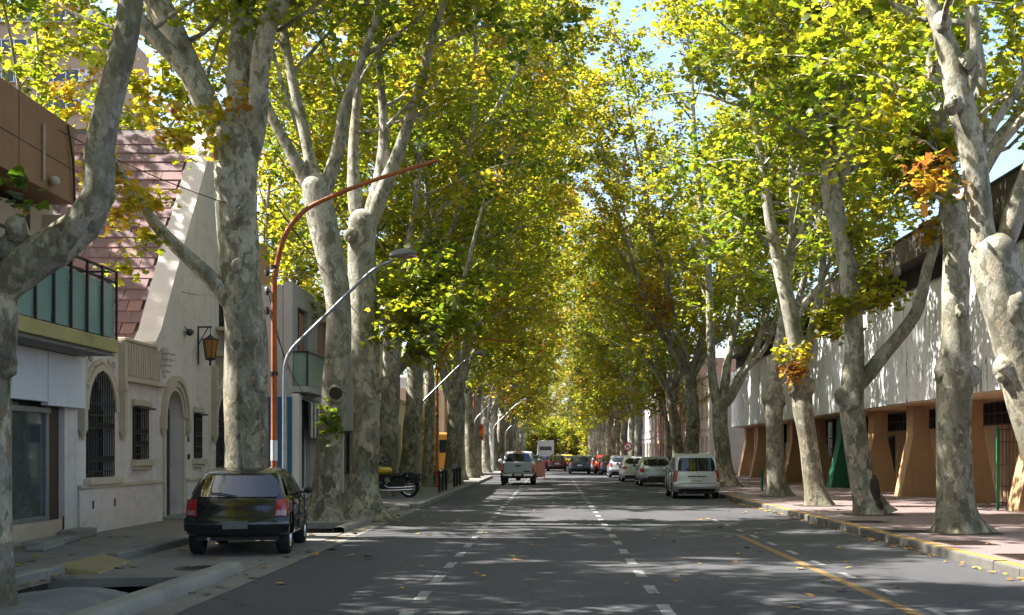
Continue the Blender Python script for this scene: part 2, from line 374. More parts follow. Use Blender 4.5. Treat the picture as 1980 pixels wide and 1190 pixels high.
    # white cladding panels with flaking paint
    t = NT('flaking_white_panel'); n_ = t.noise(t.pos((1,1.4,.35)), 2.6, 8, .72, .5); msk = t.noise(t.pos((1,1,.12)), .45, 3, .5)
    k = t.n('Math', {0: t.ramp(n_, [(.585, 0.), (.60, 1.)]), 1: t.ramp(msk, [(.44, 0.), (.54, 1.)])}, operation='MULTIPLY').outputs[0]
    c = t.mix(t.ramp(t.noise(t.pos((4,4,.2)), 1., 5), [(.45, 0.), (.75, .3)]), (.70,.715,.74), (.52,.54,.57))
    M['panel'] = t.principled(t.mix(k, c, (.20,.19,.185)), .6, 0, t.bump(k, -.3, .01))
    # ground in the distance
    M['ground'] = mk('dry_ground', (.20,.17,.13), .95, var=.2, scale=.3)
    # painted frieze of many colours (mural wall)
    t = NT('mural_paint'); sx = t.n('SeparateXYZ', {0: t.n('NewGeometry').outputs['Position']})
    v = t.n('TexVoronoi', {'Vector': t.pos((1.6,1.6,2.6)), 'Scale': 1.7}); r1 = t.n('SeparateColor', {0: v.outputs['Color']}).outputs[0]
    M['mural'] = t.principled(t.ramp(r1, [(0, (.45,.30,.06)), (.3, (.10,.22,.06)), (.5, (.50,.36,.12)), (.7, (.33,.18,.05)), (.85, (.42,.40,.30))], 'CONSTANT'), .8)
mats()
# ================================================================== THE SETTING
g = MB()
for x0, x1, y0, y1, z in ((-900, -6.75, -80, 2500, -.02), (-4.7, 900, -80, 2500, -.02), (-6.75, -4.7, -80, 38, -.62), (-6.75, -4.7, 38, 2500, -.02)):
    g.add([(x0,y0,z),(x1,y0,z),(x1,y1,z),(x0,y1,z)], [(0,1,2,3)])
for x in (-6.75, -4.7): g.add([(x,-80,-.62),(x,38,-.62),(x,38,-.02),(x,-80,-.02)], [(0,1,2,3)])
g.add([(-6.75,38,-.62),(-4.7,38,-.62),(-4.7,38,-.02),(-6.75,38,-.02)], [(0,1,2,3)])
tag(g.build('ground', M['soil']), kind='structure')
g = MB()
rd = MB(); rd.add([(-4.02,-40,0),(6.44,-40,0),(6.44,83,0),(5.24,96,0),(5.24,900,0),(-4.02,900,0)], [(0,1,2,3,4,5)])
road = tag(rd.build('road', M['asphalt']), kind='structure')
cs = MB()
for x0, x1 in ((-70, -4.02), (5.24, 70)): cs.add([(x0,84,-.004),(x1,84,-.004),(x1,94,-.004),(x0,94,-.004)], [(0,1,2,3)])
tag(cs.build('cross_street', M['asphalt']), kind='structure')
# lane markings
def dash(name, x, y, ln, wd, mat, me={}):
    k = (ln, wd, mat.name)
    if k not in me:
        rs = random.Random(hash((ln, wd))); m = MB(); n = 7; a = []; b = []
        for i in range(n):
            t = i/(n-1)*ln - ln/2; a.append((-wd/2 + rs.uniform(-.008,.008), t, 0)); b.append((wd/2 + rs.uniform(-.008,.008), t, 0))
        m.add(a + b, [(i, n+i, n+i+1, i+1) for i in range(n-1)]); me[k] = m.mesh(name, mat)
    return inst(name, me[k], road, (x, y, .004))
for i in range(-3, 34):
    dash('lane_dash', -1.55, 14.9 + 2*i, .95, .14, M['roadwhite']); dash('lane_dash', 1.24, 13.55 + 2*i, .95, .14, M['roadwhite'])
for i in range(-2, 9): dash('lane_dash', 4.12, 15.3 + 2*i, .8, .11, M['roadwhite'])
for i in range(6): dash('yellow_line', 3.86, 4.0 + 4*i - .2, 3.98, .15, M['roadyellow'])

# right pavement and its kerb of single stones
pv = MB(); pv.box(6.62, 18, -30, 83.9, -.01, .15)
tag(pv.build('pavement_right', M['pavement']), kind='structure')
pv = MB(); pv.box(5.42, 18, 94, 700, -.01, .15); tag(pv.build('pavement_far_right', M['pavement']), kind='structure')
def kerb_run(name, x0, x1, y0, y1, h, mats_, step=1.0, seed=1):
    rs = random.Random(seed); ks = None; L = []
    root = bpy.data.objects.new(name, None); COL.objects.link(root); root.location = ((x0+x1)/2, y0, 0); WL[root.name] = tuple(root.location); tag(root, kind='structure')
    mesh = {}
    y = y0
    while y < y1 - .05:
        ln = min(step, y1 - y); k = (round(ln, 2), rs.randrange(3))
        if k not in mesh:
            m = MB(); w2 = (x1-x0)/2; e = .022; l2 = ln/2 - .006
            P = [(-w2,-.02),(w2,-.02),(w2,h-e),(w2-e,h),(-w2+e,h),(-w2,h-e)]
            jit = [rs.uniform(-.005,.005) for _ in range(4)]
            m.prism(P, 1, -l2, l2, 0)
            if len(mats_) > 1:                                # paint sheet on the top
                m.add([(-w2+e,-l2+.01,h+.003),(w2-e,-l2+.01,h+.003),(w2-e,l2-.01,h+.003),(-w2+e,l2-.01,h+.003)], [(0,1,2,3)], 1)
            mesh[k] = m.mesh('kerb_stone', mats_)
        inst('kerb_stone', mesh[k], root, ((x0+x1)/2 + rs.uniform(-.008,.008), y + ln/2, rs.uniform(-.008,.006)), (0, rs.uniform(-.01,.01), rs.uniform(-.006,.006)))
        y += ln
    return root
kerb_run('kerb_right', 6.40, 6.62, 6, 47, .15, [M['kerbdark'], M['yellowpaint']], 1.0, 3)
kerb_run('kerb_right_plain', 6.40, 6.62, 47, 84, .15, [M['concrete_light']], 1.0, 4)
kerb_run('kerb_far_right', 5.20, 5.42, 94, 190, .15, [M['concrete_light']], 2.0, 5)
# cast-iron covers set in the right pavement beside the kerb
cov = MB(); cov.box(-.42, .42, -.55, .55, 0, .006)
for i in range(9): cov.box(-.36, .36, -.48 + i*.12, -.45 + i*.12 , .006, .012)
cme = cov.mesh('pavement_grate', M['darkbrown'])
for i, (yy, xx, lb) in enumerate(((18.6, 7.2, 'dark pavement grate nearest the camera beside the yellow kerb'), (21.5, 7.15, 'dark pavement grate beside the kerb just before the thick burled tree'), (24.6, 7.05, 'small dark pavement grate left of the thick burled tree base'), (28.0, 7.1, 'dark pavement grate between the burled tree and the hollow tree'))):
    o = bpy.data.objects.new('pavement_grate', cme); COL.objects.link(o); o.location = (xx, yy, .151); o.scale = (1, 1 if i < 2 else .7, 1)
    tag(o, lb, 'grate', 'grates set in the right pavement')

# left pavement
pv = MB(); pv.box(-9.6, -6.92, -30, 83.9, -.01, .15)
tag(pv.build('pavement_left', M['concrete']), kind='structure')
pv = MB(); pv.box(-6.86, -4.24, 37.6, 83.9, -.02, .145); tag(pv.build('pavement_left_forecourt', M['concrete']), kind='structure')
pv = MB(); pv.box(-12, -4.24, 94, 700, -.01, .15); tag(pv.build('pavement_far_left', M['concrete']), kind='structure')
kerb_run('kerb_left', -4.24, -4.02, 37.6, 84, .15, [M['concrete_light']], 1.2, 6)
kerb_run('kerb_far_left', -4.24, -4.02, 94, 190, .15, [M['concrete_light']], 2.0, 16)
kerb_run('kerb_ditch_side', -6.92, -6.72, 6, 17.1, .17, [M['concrete_light']], 1.5, 7)
kerb_run('kerb_parking_bay', -6.92, -6.72, 19.2, 37.4, .15, [M['concrete']], 1.2, 8)
# worn yellow drop ramp in the kerb
m = MB(); m.hexa([(-6.92,17.15,-.01),(-6.3,17.3,-.01),(-6.5,19.15,-.01),(-6.92,19.15,-.01)], [(-6.92,17.15,.152),(-6.35,17.3,.05),(-6.55,19.15,.06),(-6.92,19.15,.152)])
tag(m.build('kerb_ramp', M['oldyellow']), kind='structure')
# gutter strip, raised ditch beams and slabs over the ditch
m = MB(); m.add([(-4.42,-20,.006),(-4.0,-20,.006),(-4.0,37.6,.006),(-4.42,37.6,.006)], [(0,1,2,3)]); tag(m.build('gutter_strip', M['concrete']), kind='structure')
def beam(y0, y1, nm, x0=-4.78, x1=-4.42, h=.15):
    m = MB(); n = max(6, int((y1-y0)/.35)); rs = random.Random(int(y0*7))
    def fn(u, v):
        y = y0 + (y1-y0)*v; ang = math.pi*u; ed = min(1, (y1-y)/.3 + .25)
        j = math.sin(y*5.1)*.012 + rs.uniform(-.006,.006)
        return ((x0+x1)/2 - math.cos(ang)*(x1-x0)/2*(.75+.25*ed) + j, y, max(-.3, -.02 + (h+.02)*ed*min(1, 1.45*math.sin(ang)) + j*.6) if 0 < u < 1 else -.3)
    m.grid(fn, [i/10 for i in range(11)], [i/n for i in range(n+1)])
    tag(m.build(nm, M['concrete_light'], smooth=True, ang=60), kind='structure')
beam(4, 18.1, 'ditch_beam_near'); beam(26.6, 36.8, 'ditch_beam_far', -4.72, -4.44, .12)
m = MB(); rs = random.Random(5)
def hump(u, v):
    x = -6.7 + 2.0*u; y = 11.3 + 3.9*v + .35*math.sin(u*3.1) + .25*u*(1 if v > .5 else 0)
    e = min(1, 5*min(u, 1-u, v, 1-v)); z = .0 + .12*math.sin(math.pi*u)*(.6+.4*math.sin(math.pi*v)) + .018*math.sin(9*u+3*v) + .014*math.sin(17*v+5*u) + rs.uniform(-.006,.006)
    return (x, y, z*e - .10*(1-e))
m.grid(hump, [i/22 for i in range(23)], [i/30 for i in range(31)])
m.box(-6.7, -4.7, 11.7, 14.8, -.3, -.06)
tag(m.build('ditch_slab_rough', M['concrete_grey'], smooth=True, ang=50), kind='structure')
m = MB(); m.hexa([(-6.75,16.6,-.1),(-4.42,17.1,-.1),(-4.42,26.2,-.1),(-6.75,26.0,-.1)], [(-6.75,16.6,.02),(-4.42,17.1,.02),(-4.42,26.2,.02),(-6.75,26.0,.02)])
tag(m.build('parking_slab', M['concrete']), kind='structure')
m = MB(); m.box(-6.75, -4.5, 28.7, 33.4, -.06, .11); tag(m.build('ditch_slab_by_trees', M['concrete_light'], bevel=.02), kind='structure')
m = MB(); m.box(-6.75, -4.3, 37.0, 38.4, -.16, .13); tag(m.build('ditch_slab_by_motorcycle', M['concrete_light'], bevel=.02), kind='structure')
# earth bank inside the ditch
m = MB(); rs = random.Random(9)
m.grid(lambda u, v: (-6.75+2.05*u, 14.2+3*v, -.45+.22*math.sin(u*4+v*5)*.5+.35*abs(u-.6)+rs.uniform(-.04,.04)), [i/12 for i in range(13)], [i/14 for i in range(15)])
m.grid(lambda u, v: (-6.75+2.05*u, 26+2.9*v, -.30+.2*(1-u)+rs.uniform(-.05,.05)), [i/12 for i in range(13)], [i/14 for i in range(15)])
tag(m.build('ditch_bank', M['soil'], smooth=True), kind='structure')
# manhole cover on the parking slab
m = MB(); m.lathe([(0,.004),(.30,.004),(.31,.012),(.36,.012),(.38,0)], (-5.15, 18.2, .021), n=28)
for k in range(-4, 5): m.box(-5.15-.24, -5.15+.24, 18.2+k*.06-.012, 18.2+k*.06+.012, .024, .030)
tag(m.build('manhole_cover', M['black'], origin=(-5.15,18.2,.02)), 'round dark manhole cover on the slab behind the black hatchback', 'manhole cover')

# soil pits round the trees on the right pavement
for k, (xx, yy) in enumerate(((7.95,24.3),(8.05,31.4),(7.85,36.6),(8.05,44.3),(8.0,57.0))):
    rs = random.Random(k); m = MB(); n_ = 20; P = []
    for i in range(n_):
        a = 2*math.pi*i/n_; q = .72/max(abs(math.cos(a)), abs(math.sin(a)))**.85*rs.uniform(.93,1.05); P.append((xx+q*math.cos(a), yy+q*math.sin(a)*1.1, .154))
    m.add([(xx,yy,.19)]+P, [(0,1+i,1+(i+1) % n_) for i in range(n_)])
    tag(m.build('tree_pit', M['soil'], origin=(xx,yy,.15)), kind='structure')
# ================================================================== TREES
_h = [(0,-.15,0),(.16,-.30,-.01),(.33,-.27,-.02),(.30,-.10,.01),(.55,-.04,-.03),(.44,.14,0),(.27,.21,.02),(.24,.42,-.01)]
_o = _h + [(0,.68,-.04)] + [(-x,y,z) for x,y,z in _h[:0:-1]]
LEAF_HI = (np.array([(0,.02,.025)] + _o), np.array([(0,i,i % len(_o) + 1) for i in range(1, len(_o)+1)]))
LEAF_MID = (np.array([(0,-.3,0),(.5,-.14,-.03),(.3,.16,.03),(.3,.5,-.05),(0,.66,0),(-.3,.5,-.05),(-.3,.16,.03),(-.5,-.14,-.03)]),
            np.array([(0,1,2),(0,2,4),(2,3,4),(0,4,6),(4,5,6),(0,6,7)]))
LEAF_LOW = (np.array([(0,-.42,0),(.46,.0,-.06),(0,.55,.03),(-.46,.0,-.06)]), np.array([(0,1,2),(0,2,3)]))

def smooth_path(P, step):
    P = np.array(P, float)                                # columns x y z r
    if len(P) < 3: 
        n = max(2, int(np.linalg.norm(P[1,:3]-P[0,:3])/step)); t = np.linspace(0, 1, n+1)[:, None]; return P[0]*(1-t)+P[1]*t
    out = []
    Q = np.vstack([2*P[0]-P[1], P, 2*P[-1]-P[-2]])
    for i in range(1, len(Q)-2):
        p0, p1, p2, p3 = Q[i-1:i+3]; n = max(1, int(round(np.linalg.norm(p2[:3]-p1[:3])/step)))
        for k in range(n):
            t = k/n; out.append(.5*((2*p1)+(p2-p0)*t+(2*p0-5*p1+4*p2-p3)*t*t+(3*p1-p0-3*p2+p3)*t**3))
    out.append(P[-1]); out = np.array(out); out[:, 3] = np.maximum(out[:, 3], .004); return out

class Tree:
    def __init__(s, seed):
        s.r = np.random.default_rng(seed); s.V = []; s.F = []; s.nv = 0; s.tw = []      # tw: twigs (p0, p1, tint)
        s.TV = []; s.TF = []; s.tn = 0; s.prune = None
    def _add(s, V, F, trunk):
        if trunk: s.TV.append(V); s.TF.append(F + s.tn); s.tn += len(V)
        else: s.V.append(V); s.F.append(F + s.nv); s.nv += len(V)
    def stem(s, P, sides, rough=.06, trunk=True, flare=0):
        r = s.r; z = P[:, 2]; ph = r.uniform(0, 6.28, 8); fr = r.uniform(.6, 2.2, 4)
        rad = P[:, 3].copy()
        if flare: rad = rad*(1 + flare*np.exp(-(z - z[0])/.22) + .06*np.exp(-(z-z[0])/.8))
        fl = np.exp(-(z - z[0])/.3)*(1.0 if flare else 0)
        L = np.concatenate([[0], np.cumsum(np.linalg.norm(np.diff(P[:, :3], axis=0), axis=1))])
        def wob(a):
            A = a[None, :]; l = L[:, None]
            w_ = 1 + rough*(np.sin(2*A+ph[0]+fr[0]*l)*.6 + np.sin(3*A+ph[1]-fr[1]*l)*.5 + .45*np.sin(5*A+ph[2]+2.3*fr[2]*l) + .5*np.sin(ph[3]+3.1*l+A))
            return w_ + .22*fl[:, None]*np.sin(4*A+ph[4])
        V, F = tube_np(P[:, :3], rad, sides, wob); s._add(V, F, trunk)
    def lump(s, c, rx, ry, rz, seed, amp=.25):
        m = MB(); m.blob(c, rx, ry, rz, seed, amp, 14); s._add(np.array(m.v), np.array(m.f), True)
    def branchlet(s, p, d, L, r0, tint, n_tw=6, twl=1.1):
        r = s.r; n = 6; pts = [p]; d = d/np.linalg.norm(d); dd = d.copy(); st = L/(n-1)
        for i in range(n-1):
            dd = dd + r.normal(0, .13, 3) + np.array([0, 0, .10 if i < 2 else -.10]); dd /= np.linalg.norm(dd); pts.append(pts[-1] + dd*st)
        P = np.array(pts); rad = np.linspace(r0, .010, n); V, F = tube_np(P, rad, 5); s._add(V, F, False)
        for k in range(n_tw):
            t = .22 + .78*(k + r.uniform(.2, .8))/n_tw; f = t*(n-1); i = min(n-2, int(f)); q = P[i]*(1-f+i) + P[i+1]*(f-i)
            tan = P[i+1]-P[i]; tan /= np.linalg.norm(tan); sd = r.normal(0, 1, 3); sd -= tan*sd.dot(tan); sd /= np.linalg.norm(sd)
            td = tan*.55 + sd + np.array([0,0,-.12]); td /= np.linalg.norm(td); ln = twl*r.uniform(.6, 1.25)
            e = q + td*ln; mid = (q+e)/2 + r.normal(0, .06, 3)
            V, F = tube_np(np.array([q, mid, e]), np.array([.010, .007, .004]), 3); s._add(V, F, False)
            s.tw.append((q, e, tint + r.normal(0, .05)))
    def limb(s, P, low, top, bias, tint, gap=.75, seclen=4.0, sides=9, n_tw=7, start=0., trunk=True):
        r = s.r; P = P.copy(); P[0, 3] *= .35; P[min(1, len(P)-1), 3] *= .8; s.stem(P, sides, .05, trunk)
        L = np.concatenate([[0], np.cumsum(np.linalg.norm(np.diff(P[:, :3], axis=0), axis=1))]); az = r.uniform(0, 6.28)
        l = start + r.uniform(.2, gap)
        while l < L[-1]:
            i = np.searchsorted(L, l) - 1; i = max(0, min(i, len(P)-2)); t = (l-L[i])/(L[i+1]-L[i]+1e-9); q = P[i]*(1-t)+P[i+1]*t
            if q[2] > low + r.normal(0, .5):
                fr = np.clip((q[2]-low)/(top-low), 0, 1); az += 2.4 + r.normal(0, .35); el = R(r.uniform(5, 40)) + fr*.35
                d = np.array([math.cos(az)*math.cos(el), math.sin(az)*math.cos(el), math.sin(el)]) + np.array(bias)*r.uniform(.1, .7)
                if s.prune and d[0]*s.prune[0] > 0 and q[2] < s.prune[1] and r.random() < .8: l += gap*.6; continue
                ln = seclen*(1.05-.5*fr)*r.uniform(.65, 1.25)
                hue = tint + r.normal(0, .075) + (r.uniform(.16, .34) if r.random() < .06 else 0)
                s.branchlet(q[:3].copy(), d, ln, min(.055, q[3]*.5), hue, n_tw)
            l += gap*r.uniform(.6, 1.4)
        tip = P[-1, :3]
        if tip[2] > low: s.branchlet(tip.copy(), P[-1, :3]-P[-2, :3], 1.6, max(.012, P[-1, 3]*.8), tint, n_tw)
    def finish(s, name, label, group, base, lod=1, per=34, size=.19, parent=None, burlmat=None):
        r = s.r; root = thing(name, base, label, 'tree', group)
        me = s._mesh('trunk', s.TV, s.TF, M['bark'], base); o = bpy.data.objects.new('trunk', me); COL.objects.link(o); o.parent = root; WL[o.name] = base
        if s.V:
            me = s._mesh('branches', s.V, s.F, M['bark'], base); b = bpy.data.objects.new('branches', me); COL.objects.link(b); b.parent = root; b['kind'] = 'stuff'; WL[b.name] = base
        q = np.array([t[0] for t in s.tw]); e = np.array([t[1] for t in s.tw]); tn = np.array([t[2] for t in s.tw])
        n = len(q)*per; idx = np.repeat(np.arange(len(q)), per)
        t = r.uniform(.08, 1.12, n)[:, None]; C = q[idx]*(1-t) + e[idx]*t + r.normal(0, 1, (n, 3))*np.array([.15,.15,.13])
        tint = np.clip(tn[idx] + r.normal(0, .085, n), 0, 1)
        me = leaf_mesh('crown', C - np.array(base), tint, r, (LEAF_HI, LEAF_MID, LEAF_LOW)[lod], size)
        c = bpy.data.objects.new('crown', me); COL.objects.link(c); c.parent = root; c['kind'] = 'stuff'; WL[c.name] = base
        s.root = root; return root
    def _mesh(s, name, Vs, Fs, mat, base):
        V = np.vstack(Vs) - np.array(base); F = np.vstack(Fs)
        me = np_mesh(name, V, F); me.materials.append(mat); me.polygons.foreach_set('use_smooth', np.ones(len(F), bool)); return me

def np_mesh(name, V, F):
    me = bpy.data.meshes.new(name); k = F.shape[1]
    me.vertices.add(len(V)); me.vertices.foreach_set('co', np.ascontiguousarray(V, np.float32).ravel())
    me.loops.add(F.size); me.loops.foreach_set('vertex_index', np.ascontiguousarray(F, np.int32).ravel())
    me.polygons.add(len(F)); me.polygons.foreach_set('loop_start', np.arange(0, F.size, k, dtype=np.int32)); me.polygons.foreach_set('loop_total', np.full(len(F), k, np.int32))
    me.update(calc_edges=True); return me

def leaf_mesh(name, C, tint, r, tmpl, size, flat=False, mat='leaf'):
    n = len(C); T, F = tmpl
    up = r.normal(0, .52 if not flat else .12, (n, 3)) + np.array([0, 0, 1.0]); up /= np.linalg.norm(up, axis=1)[:, None]
    a = r.normal(0, 1, (n, 3)); a -= up*(a*up).sum(1)[:, None]; a /= np.linalg.norm(a, axis=1)[:, None]
    if not flat:                                           # blades droop towards their tips
        a = a + np.array([0, 0, -.35]); a -= up*(a*up).sum(1)[:, None]*.6; a /= np.linalg.norm(a, axis=1)[:, None]
    b = np.cross(a, up); b /= np.linalg.norm(b, axis=1)[:, None]; up2 = np.cross(b, a)
    sz = size*r.uniform(.62, 1.3, n)
    curl = r.normal(0, .22, n)
    TX = np.broadcast_to(T[None, :, 0], (n, len(T))); TY = np.broadcast_to(T[None, :, 1], (n, len(T))); TZ = T[None, :, 2] + curl[:, None]*(TX**2)*2.0 + .5*curl[:, None]*(TY**2)
    V = C[:, None, :] + sz[:, None, None]*(TX[..., None]*b[:, None, :] + TY[..., None]*a[:, None, :] + TZ[..., None]*up2[:, None, :])
    k = len(T); FF = (F[None] + (np.arange(n)*k)[:, None, None]).reshape(-1, F.shape[1])
    me = np_mesh(name, V.reshape(-1, 3), FF)
    at = me.attributes.new('tint', 'FLOAT', 'FACE'); at.data.foreach_set('value', np.repeat(tint, len(F)).astype(np.float32))
    me.materials.append(M[mat]); return me

def traced(pts, Y, dY=0.0):
    """photo points (x, y, width px) on a thing standing at depth Y; dY leans the stem away per metre of rise"""
    out = []; z0 = None
    for p in pts:
        X, _, Z = px(p[0], p[1], Y); z0 = Z if z0 is None else z0
        out.append((X, Y + dY*(Z-z0), Z, p[2]*.43*Y/F_PX))
    return out
def extend(P, top, rng, lean=(0, 0)):
    """carry a stem on above the frame up to height top"""
    P = list(P); x, y, z, r_ = P[-1]; px_, py_, pz_, _ = P[-2]; k = max(.5, z-pz_); dx = np.clip((x-px_)/k, -.35, .35); dy = np.clip((y-py_)/k, -.35, .35)
    n = max(1, int((top-z)/1.8)); r0 = r_
    for i in range(n):
        dx = dx*.85 + lean[0]*.15 + rng.normal(0, .07); dy = dy*.85 + lean[1]*.15 + rng.normal(0, .07); st = (top-z)/max(1, (n-i))
        x += dx*st; y += dy*st; z += st; P.append((x, y, z, max(.022, r0*(1-.85*(i+1)/n))))
    return P

def plane_tree(label, group, Y, trunk, limbs, side, seed, top=19, low=6.2, lod=0, tint=.39, per=36, size=.165, burls=(), sprouts=(), flare=.35, gap=.68, ground=.11, auto=0, trunk_dY=0, out=0):
    t = Tree(seed); r = t.r; t.prune = (-1, 12.5) if side < 0 and 20 < Y < 35 else None
    tp = traced(trunk, Y, trunk_dY); base = (tp[0][0], Y, ground); tp[0] = (tp[0][0], tp[0][1], ground-.06, tp[0][3])
    P = smooth_path(tp, .16); d_ = P[-1, :3]-P[-2, :3]; d_ = d_/np.linalg.norm(d_); rr_ = P[-1, 3]
    P = np.vstack([P] + [np.append(P[-1, :3] + d_*rr_*h_, rr_*w_) for h_, w_ in ((.25,.95),(.5,.82),(.72,.6),(.85,.32),(.9,.03))]); t.stem(P, 26, .05, True, flare)
    bias = (((1.05 if Y < 40 else .7) if side < 0 else (-.8 if Y < 34 else -.2)), 0, 0)                                # crowns lean over the street
    for i, lb in enumerate(limbs):
        dY = lb[0]; lp = traced(lb[1], Y, dY)
        if trunk_dY: lp = [(a, b + trunk_dY*(lp[0][2]-tp[0][2]), c, d) for a, b, c, d in lp]
        tl = lb[2] if len(lb) > 2 else top + r.normal(0, 1.2)
        if tl > lp[-1][2] + 1: lp = extend(lp, tl, r, (((.24 if Y < 40 else .18) if side < 0 else (-.20 if Y < 34 else .0)), r.normal(0, .14)))
        t.limb(smooth_path(lp, .3), low, top, bias, tint + r.normal(0, .03), gap)
    for k in range(auto):
        x, y, z, rr = tp[-1]; az = k*6.283/auto + r.uniform(-.5, .5); lp = [(x, y, z-.3, rr*.5), (x+.6*math.cos(az)-side*.2, y+.6*math.sin(az), z+1.2, rr*.45), (x+1.5*math.cos(az)-side*.6, y+1.4*math.sin(az), z+3, rr*.38)]
        t.limb(smooth_path(extend(lp, top + r.normal(0, 1.5), r, ((.20 if side < 0 else .02) + .12*math.cos(az), .22*math.sin(az))), .35), low, top, bias, tint + r.normal(0, .04), gap)
    if out:                                                  # limbs on the house side, away from the street
        zb = max(p[2] for p in tp); i0 = [p for p in tp if p[2] == zb][0]
        for k in range(out):
            y1 = (-1.2, 1.2, 0)[k % 3]; lp = [(i0[0], i0[1], zb-.4, i0[3]*.45), (i0[0]+.9*side, i0[1]+.4*y1+.3, zb+1.3, i0[3]*.38), (i0[0]+2.0*side, i0[1]+y1+.6, zb+2.6, i0[3]*.32)]
            t.limb(smooth_path(extend(lp, top - 1.5 + r.normal(0, 1), r, (side*(.42 - .14*k), .2*y1)), .4), max(low-.6, 6.6), top, (.4*side, 0, 0), tint + r.normal(0, .03), gap)
    for (bx, by, bw, bd) in burls:                           # swellings where limbs were cut
        X, _, Z = px(bx, by, Y); rr = bw*.41*Y/F_PX; xt = min(tp, key=lambda p_: abs(p_[2]-Z)); X = X if abs(xt[2]-Z) > 1.2 else xt[0] + (X-xt[0])*.72
        t.lump((X, Y + bd, Z), rr*.9, rr*.85, rr*1.15, int(bx*3+by), .16)
        for k in range(4):
            o_ = r.normal(0, 1, 3); o_ /= np.linalg.norm(o_); o_[1] = -abs(o_[1]); t.lump((X + o_[0]*rr*.5, Y + bd + o_[1]*rr*.45, Z + o_[2]*rr*.7), rr*.48, rr*.45, rr*.5, int(bx+by+k), .2)
    for (sx, sy, dy, rad, n, tn) in sprouts:
        X, _, Z = px(sx, sy, Y)
        for k in range(n):
            d = r.normal(0, 1, 3); d[2] *= .7; d /= np.linalg.norm(d); q = np.array([X, Y+dy, Z]) + d*rad*r.uniform(0, .5)
            e = q + d*rad*.8; t.tw.append((q, e, tn + r.normal(0, .07))); V, F = tube_np(np.array([q, (q+e)/2, e]), np.array([.008,.006,.003]), 3); t._add(V, F, False)
    root = t.finish('plane_tree', label, group, base, lod, per, size)
    return t, root

GL, GR = 'plane trees along the left kerb', 'plane trees along the right kerb'
plane_tree('nearest left plane tree, its dark limb bending up across the balcony', GL, 13.0,
    [(-15,1200,95),(-12,1050,76),(-14,880,74),(-22,740,96),(-22,660,110),(-18,600,110)],
    [(.05, [(-20,610,112),(10,552,100),(55,508,96),(105,478,92),(158,432,80),(186,375,72),(187,290,70),(204,190,62),(227,95,58),(242,5,54),(252,-140,48)], 17),
     (-.1, [(-22,640,100),(-34,420,86),(-30,230,74),(-8,110,62),(2,0,54),(12,-180,46)], 17),
     (0, [(250,-100,40),(300,-300,34),(520,-640,26),(760,-860,18)], 14), (.25, [(248,-60,36),(240,-300,30),(330,-600,24),(520,-900,18)], 15)], -1, 101, top=17, low=6.6, lod=1, ground=-.02, gap=.62,
    burls=[(8,690,96,-.05),(58,445,58,-.06),(35,480,60,0)], sprouts=[(80,392,-.3,.2,1,.10)], per=26, out=3)
t1 = plane_tree('massive mottled plane tree in front of the black hatchback', GL, 25.0,
    [(478,1046,118),(477,990,104),(476,900,97),(476,780,95),(474,650,95),(466,530,88),(459,420,90),(456,330,98),(456,275,106)],
    [(.05, [(458,320,80),(460,240,66),(462,130,58),(462,0,55),(464,-160,48)]),
     (-.12, [(485,320,56),(500,230,48),(507,140,42),(528,55,44),(560,8,36),(620,-20,30),(690,-80,24)], 16),
     (.15, [(440,330,62),(428,270,60),(390,190,58),(346,100,58),(300,5,60),(240,-120,48)]),
     (-.35, [(452,610,44),(428,560,40),(392,520,36),(322,448,26),(262,352,18),(225,300,12)], 7.2)], -1, 102, out=2, top=19, low=9.6, lod=0,
    burls=[(484,425,36,-.42),(436,575,40,-.2),(516,745,40,-.2),(440,345,70,-.2),(470,520,30,-.4)],
    sprouts=[(300,420,-1.0,.6,4,.62),(250,445,-1.1,.5,3,.70),(330,470,-.9,.4,2,.5),(285,540,-1.2,.2,1,.45),(345,290,-.6,.8,6,.55),(240,330,-.9,.7,5,.68),(400,250,-.5,.8,5,.72)], flare=.3)
plane_tree('dark leaning plane tree with a knot hole, right of the blue wall', GL, 29.6,
    [(626,1010,92),(630,955,66),(638,860,58),(647,760,56),(654,660,57),(652,570,58),(637,490,62),(621,415,64),(612,360,66)],
    [(-.05, [(606,385,40),(590,345,34),(560,290,27),(535,245,23),(514,195,20),(495,120,16)], 17),
     (.1, [(614,390,40),(602,330,30),(588,262,26),(566,170,23),(550,95,20),(538,0,18)]),
     (-.1, [(622,390,44),(640,340,34),(658,280,28),(668,220,24),(690,160,20),(715,95,17),(740,20,14)], 17)], -1, 103, top=19, low=10.2, lod=1,
    burls=[(655,765,40,-.24)], sprouts=[(640,800,-.4,.2,1,.28),(650,832,-.4,.15,1,.33)], flare=.5)
plane_tree('pale forked plane tree growing beside the dark leaning one', GL, 31.2,
    [(700,1006,96),(703,945,66),(708,855,58),(709,765,60),(705,665,66),(701,565,62),(699,490,62),(702,430,66)],
    [(.05, [(706,450,46),(726,385,36),(738,320,32),(742,240,23),(734,160,18),(730,60,15)]),
     (-.1, [(712,450,40),(742,370,34),(772,300,28),(806,205,22),(834,105,18),(846,60,16),(872,0,14)]),
     (.15, [(698,450,44),(685,380,34),(679,300,26),(683,200,20),(690,90,16)]),
     (-.15, [(728,760,34),(764,722,26),(795,688,24),(828,662,22),(856,630,20),(884,592,15),(900,540,11)], 8.0)], -1, 104, top=20, low=10, lod=1,
    burls=[(676,460,34,-.3),(735,745,34,-.15)], sprouts=[(850,610,-.3,1.0,16,.40),(800,600,-.3,.9,12,.42),(905,560,-.2,1.1,16,.38),(770,640,-.2,.5,5,.5),(870,520,.2,1.1,14,.36),(830,690,-.4,.5,5,.55),(760,560,0,.5,4,.45)], flare=.55)
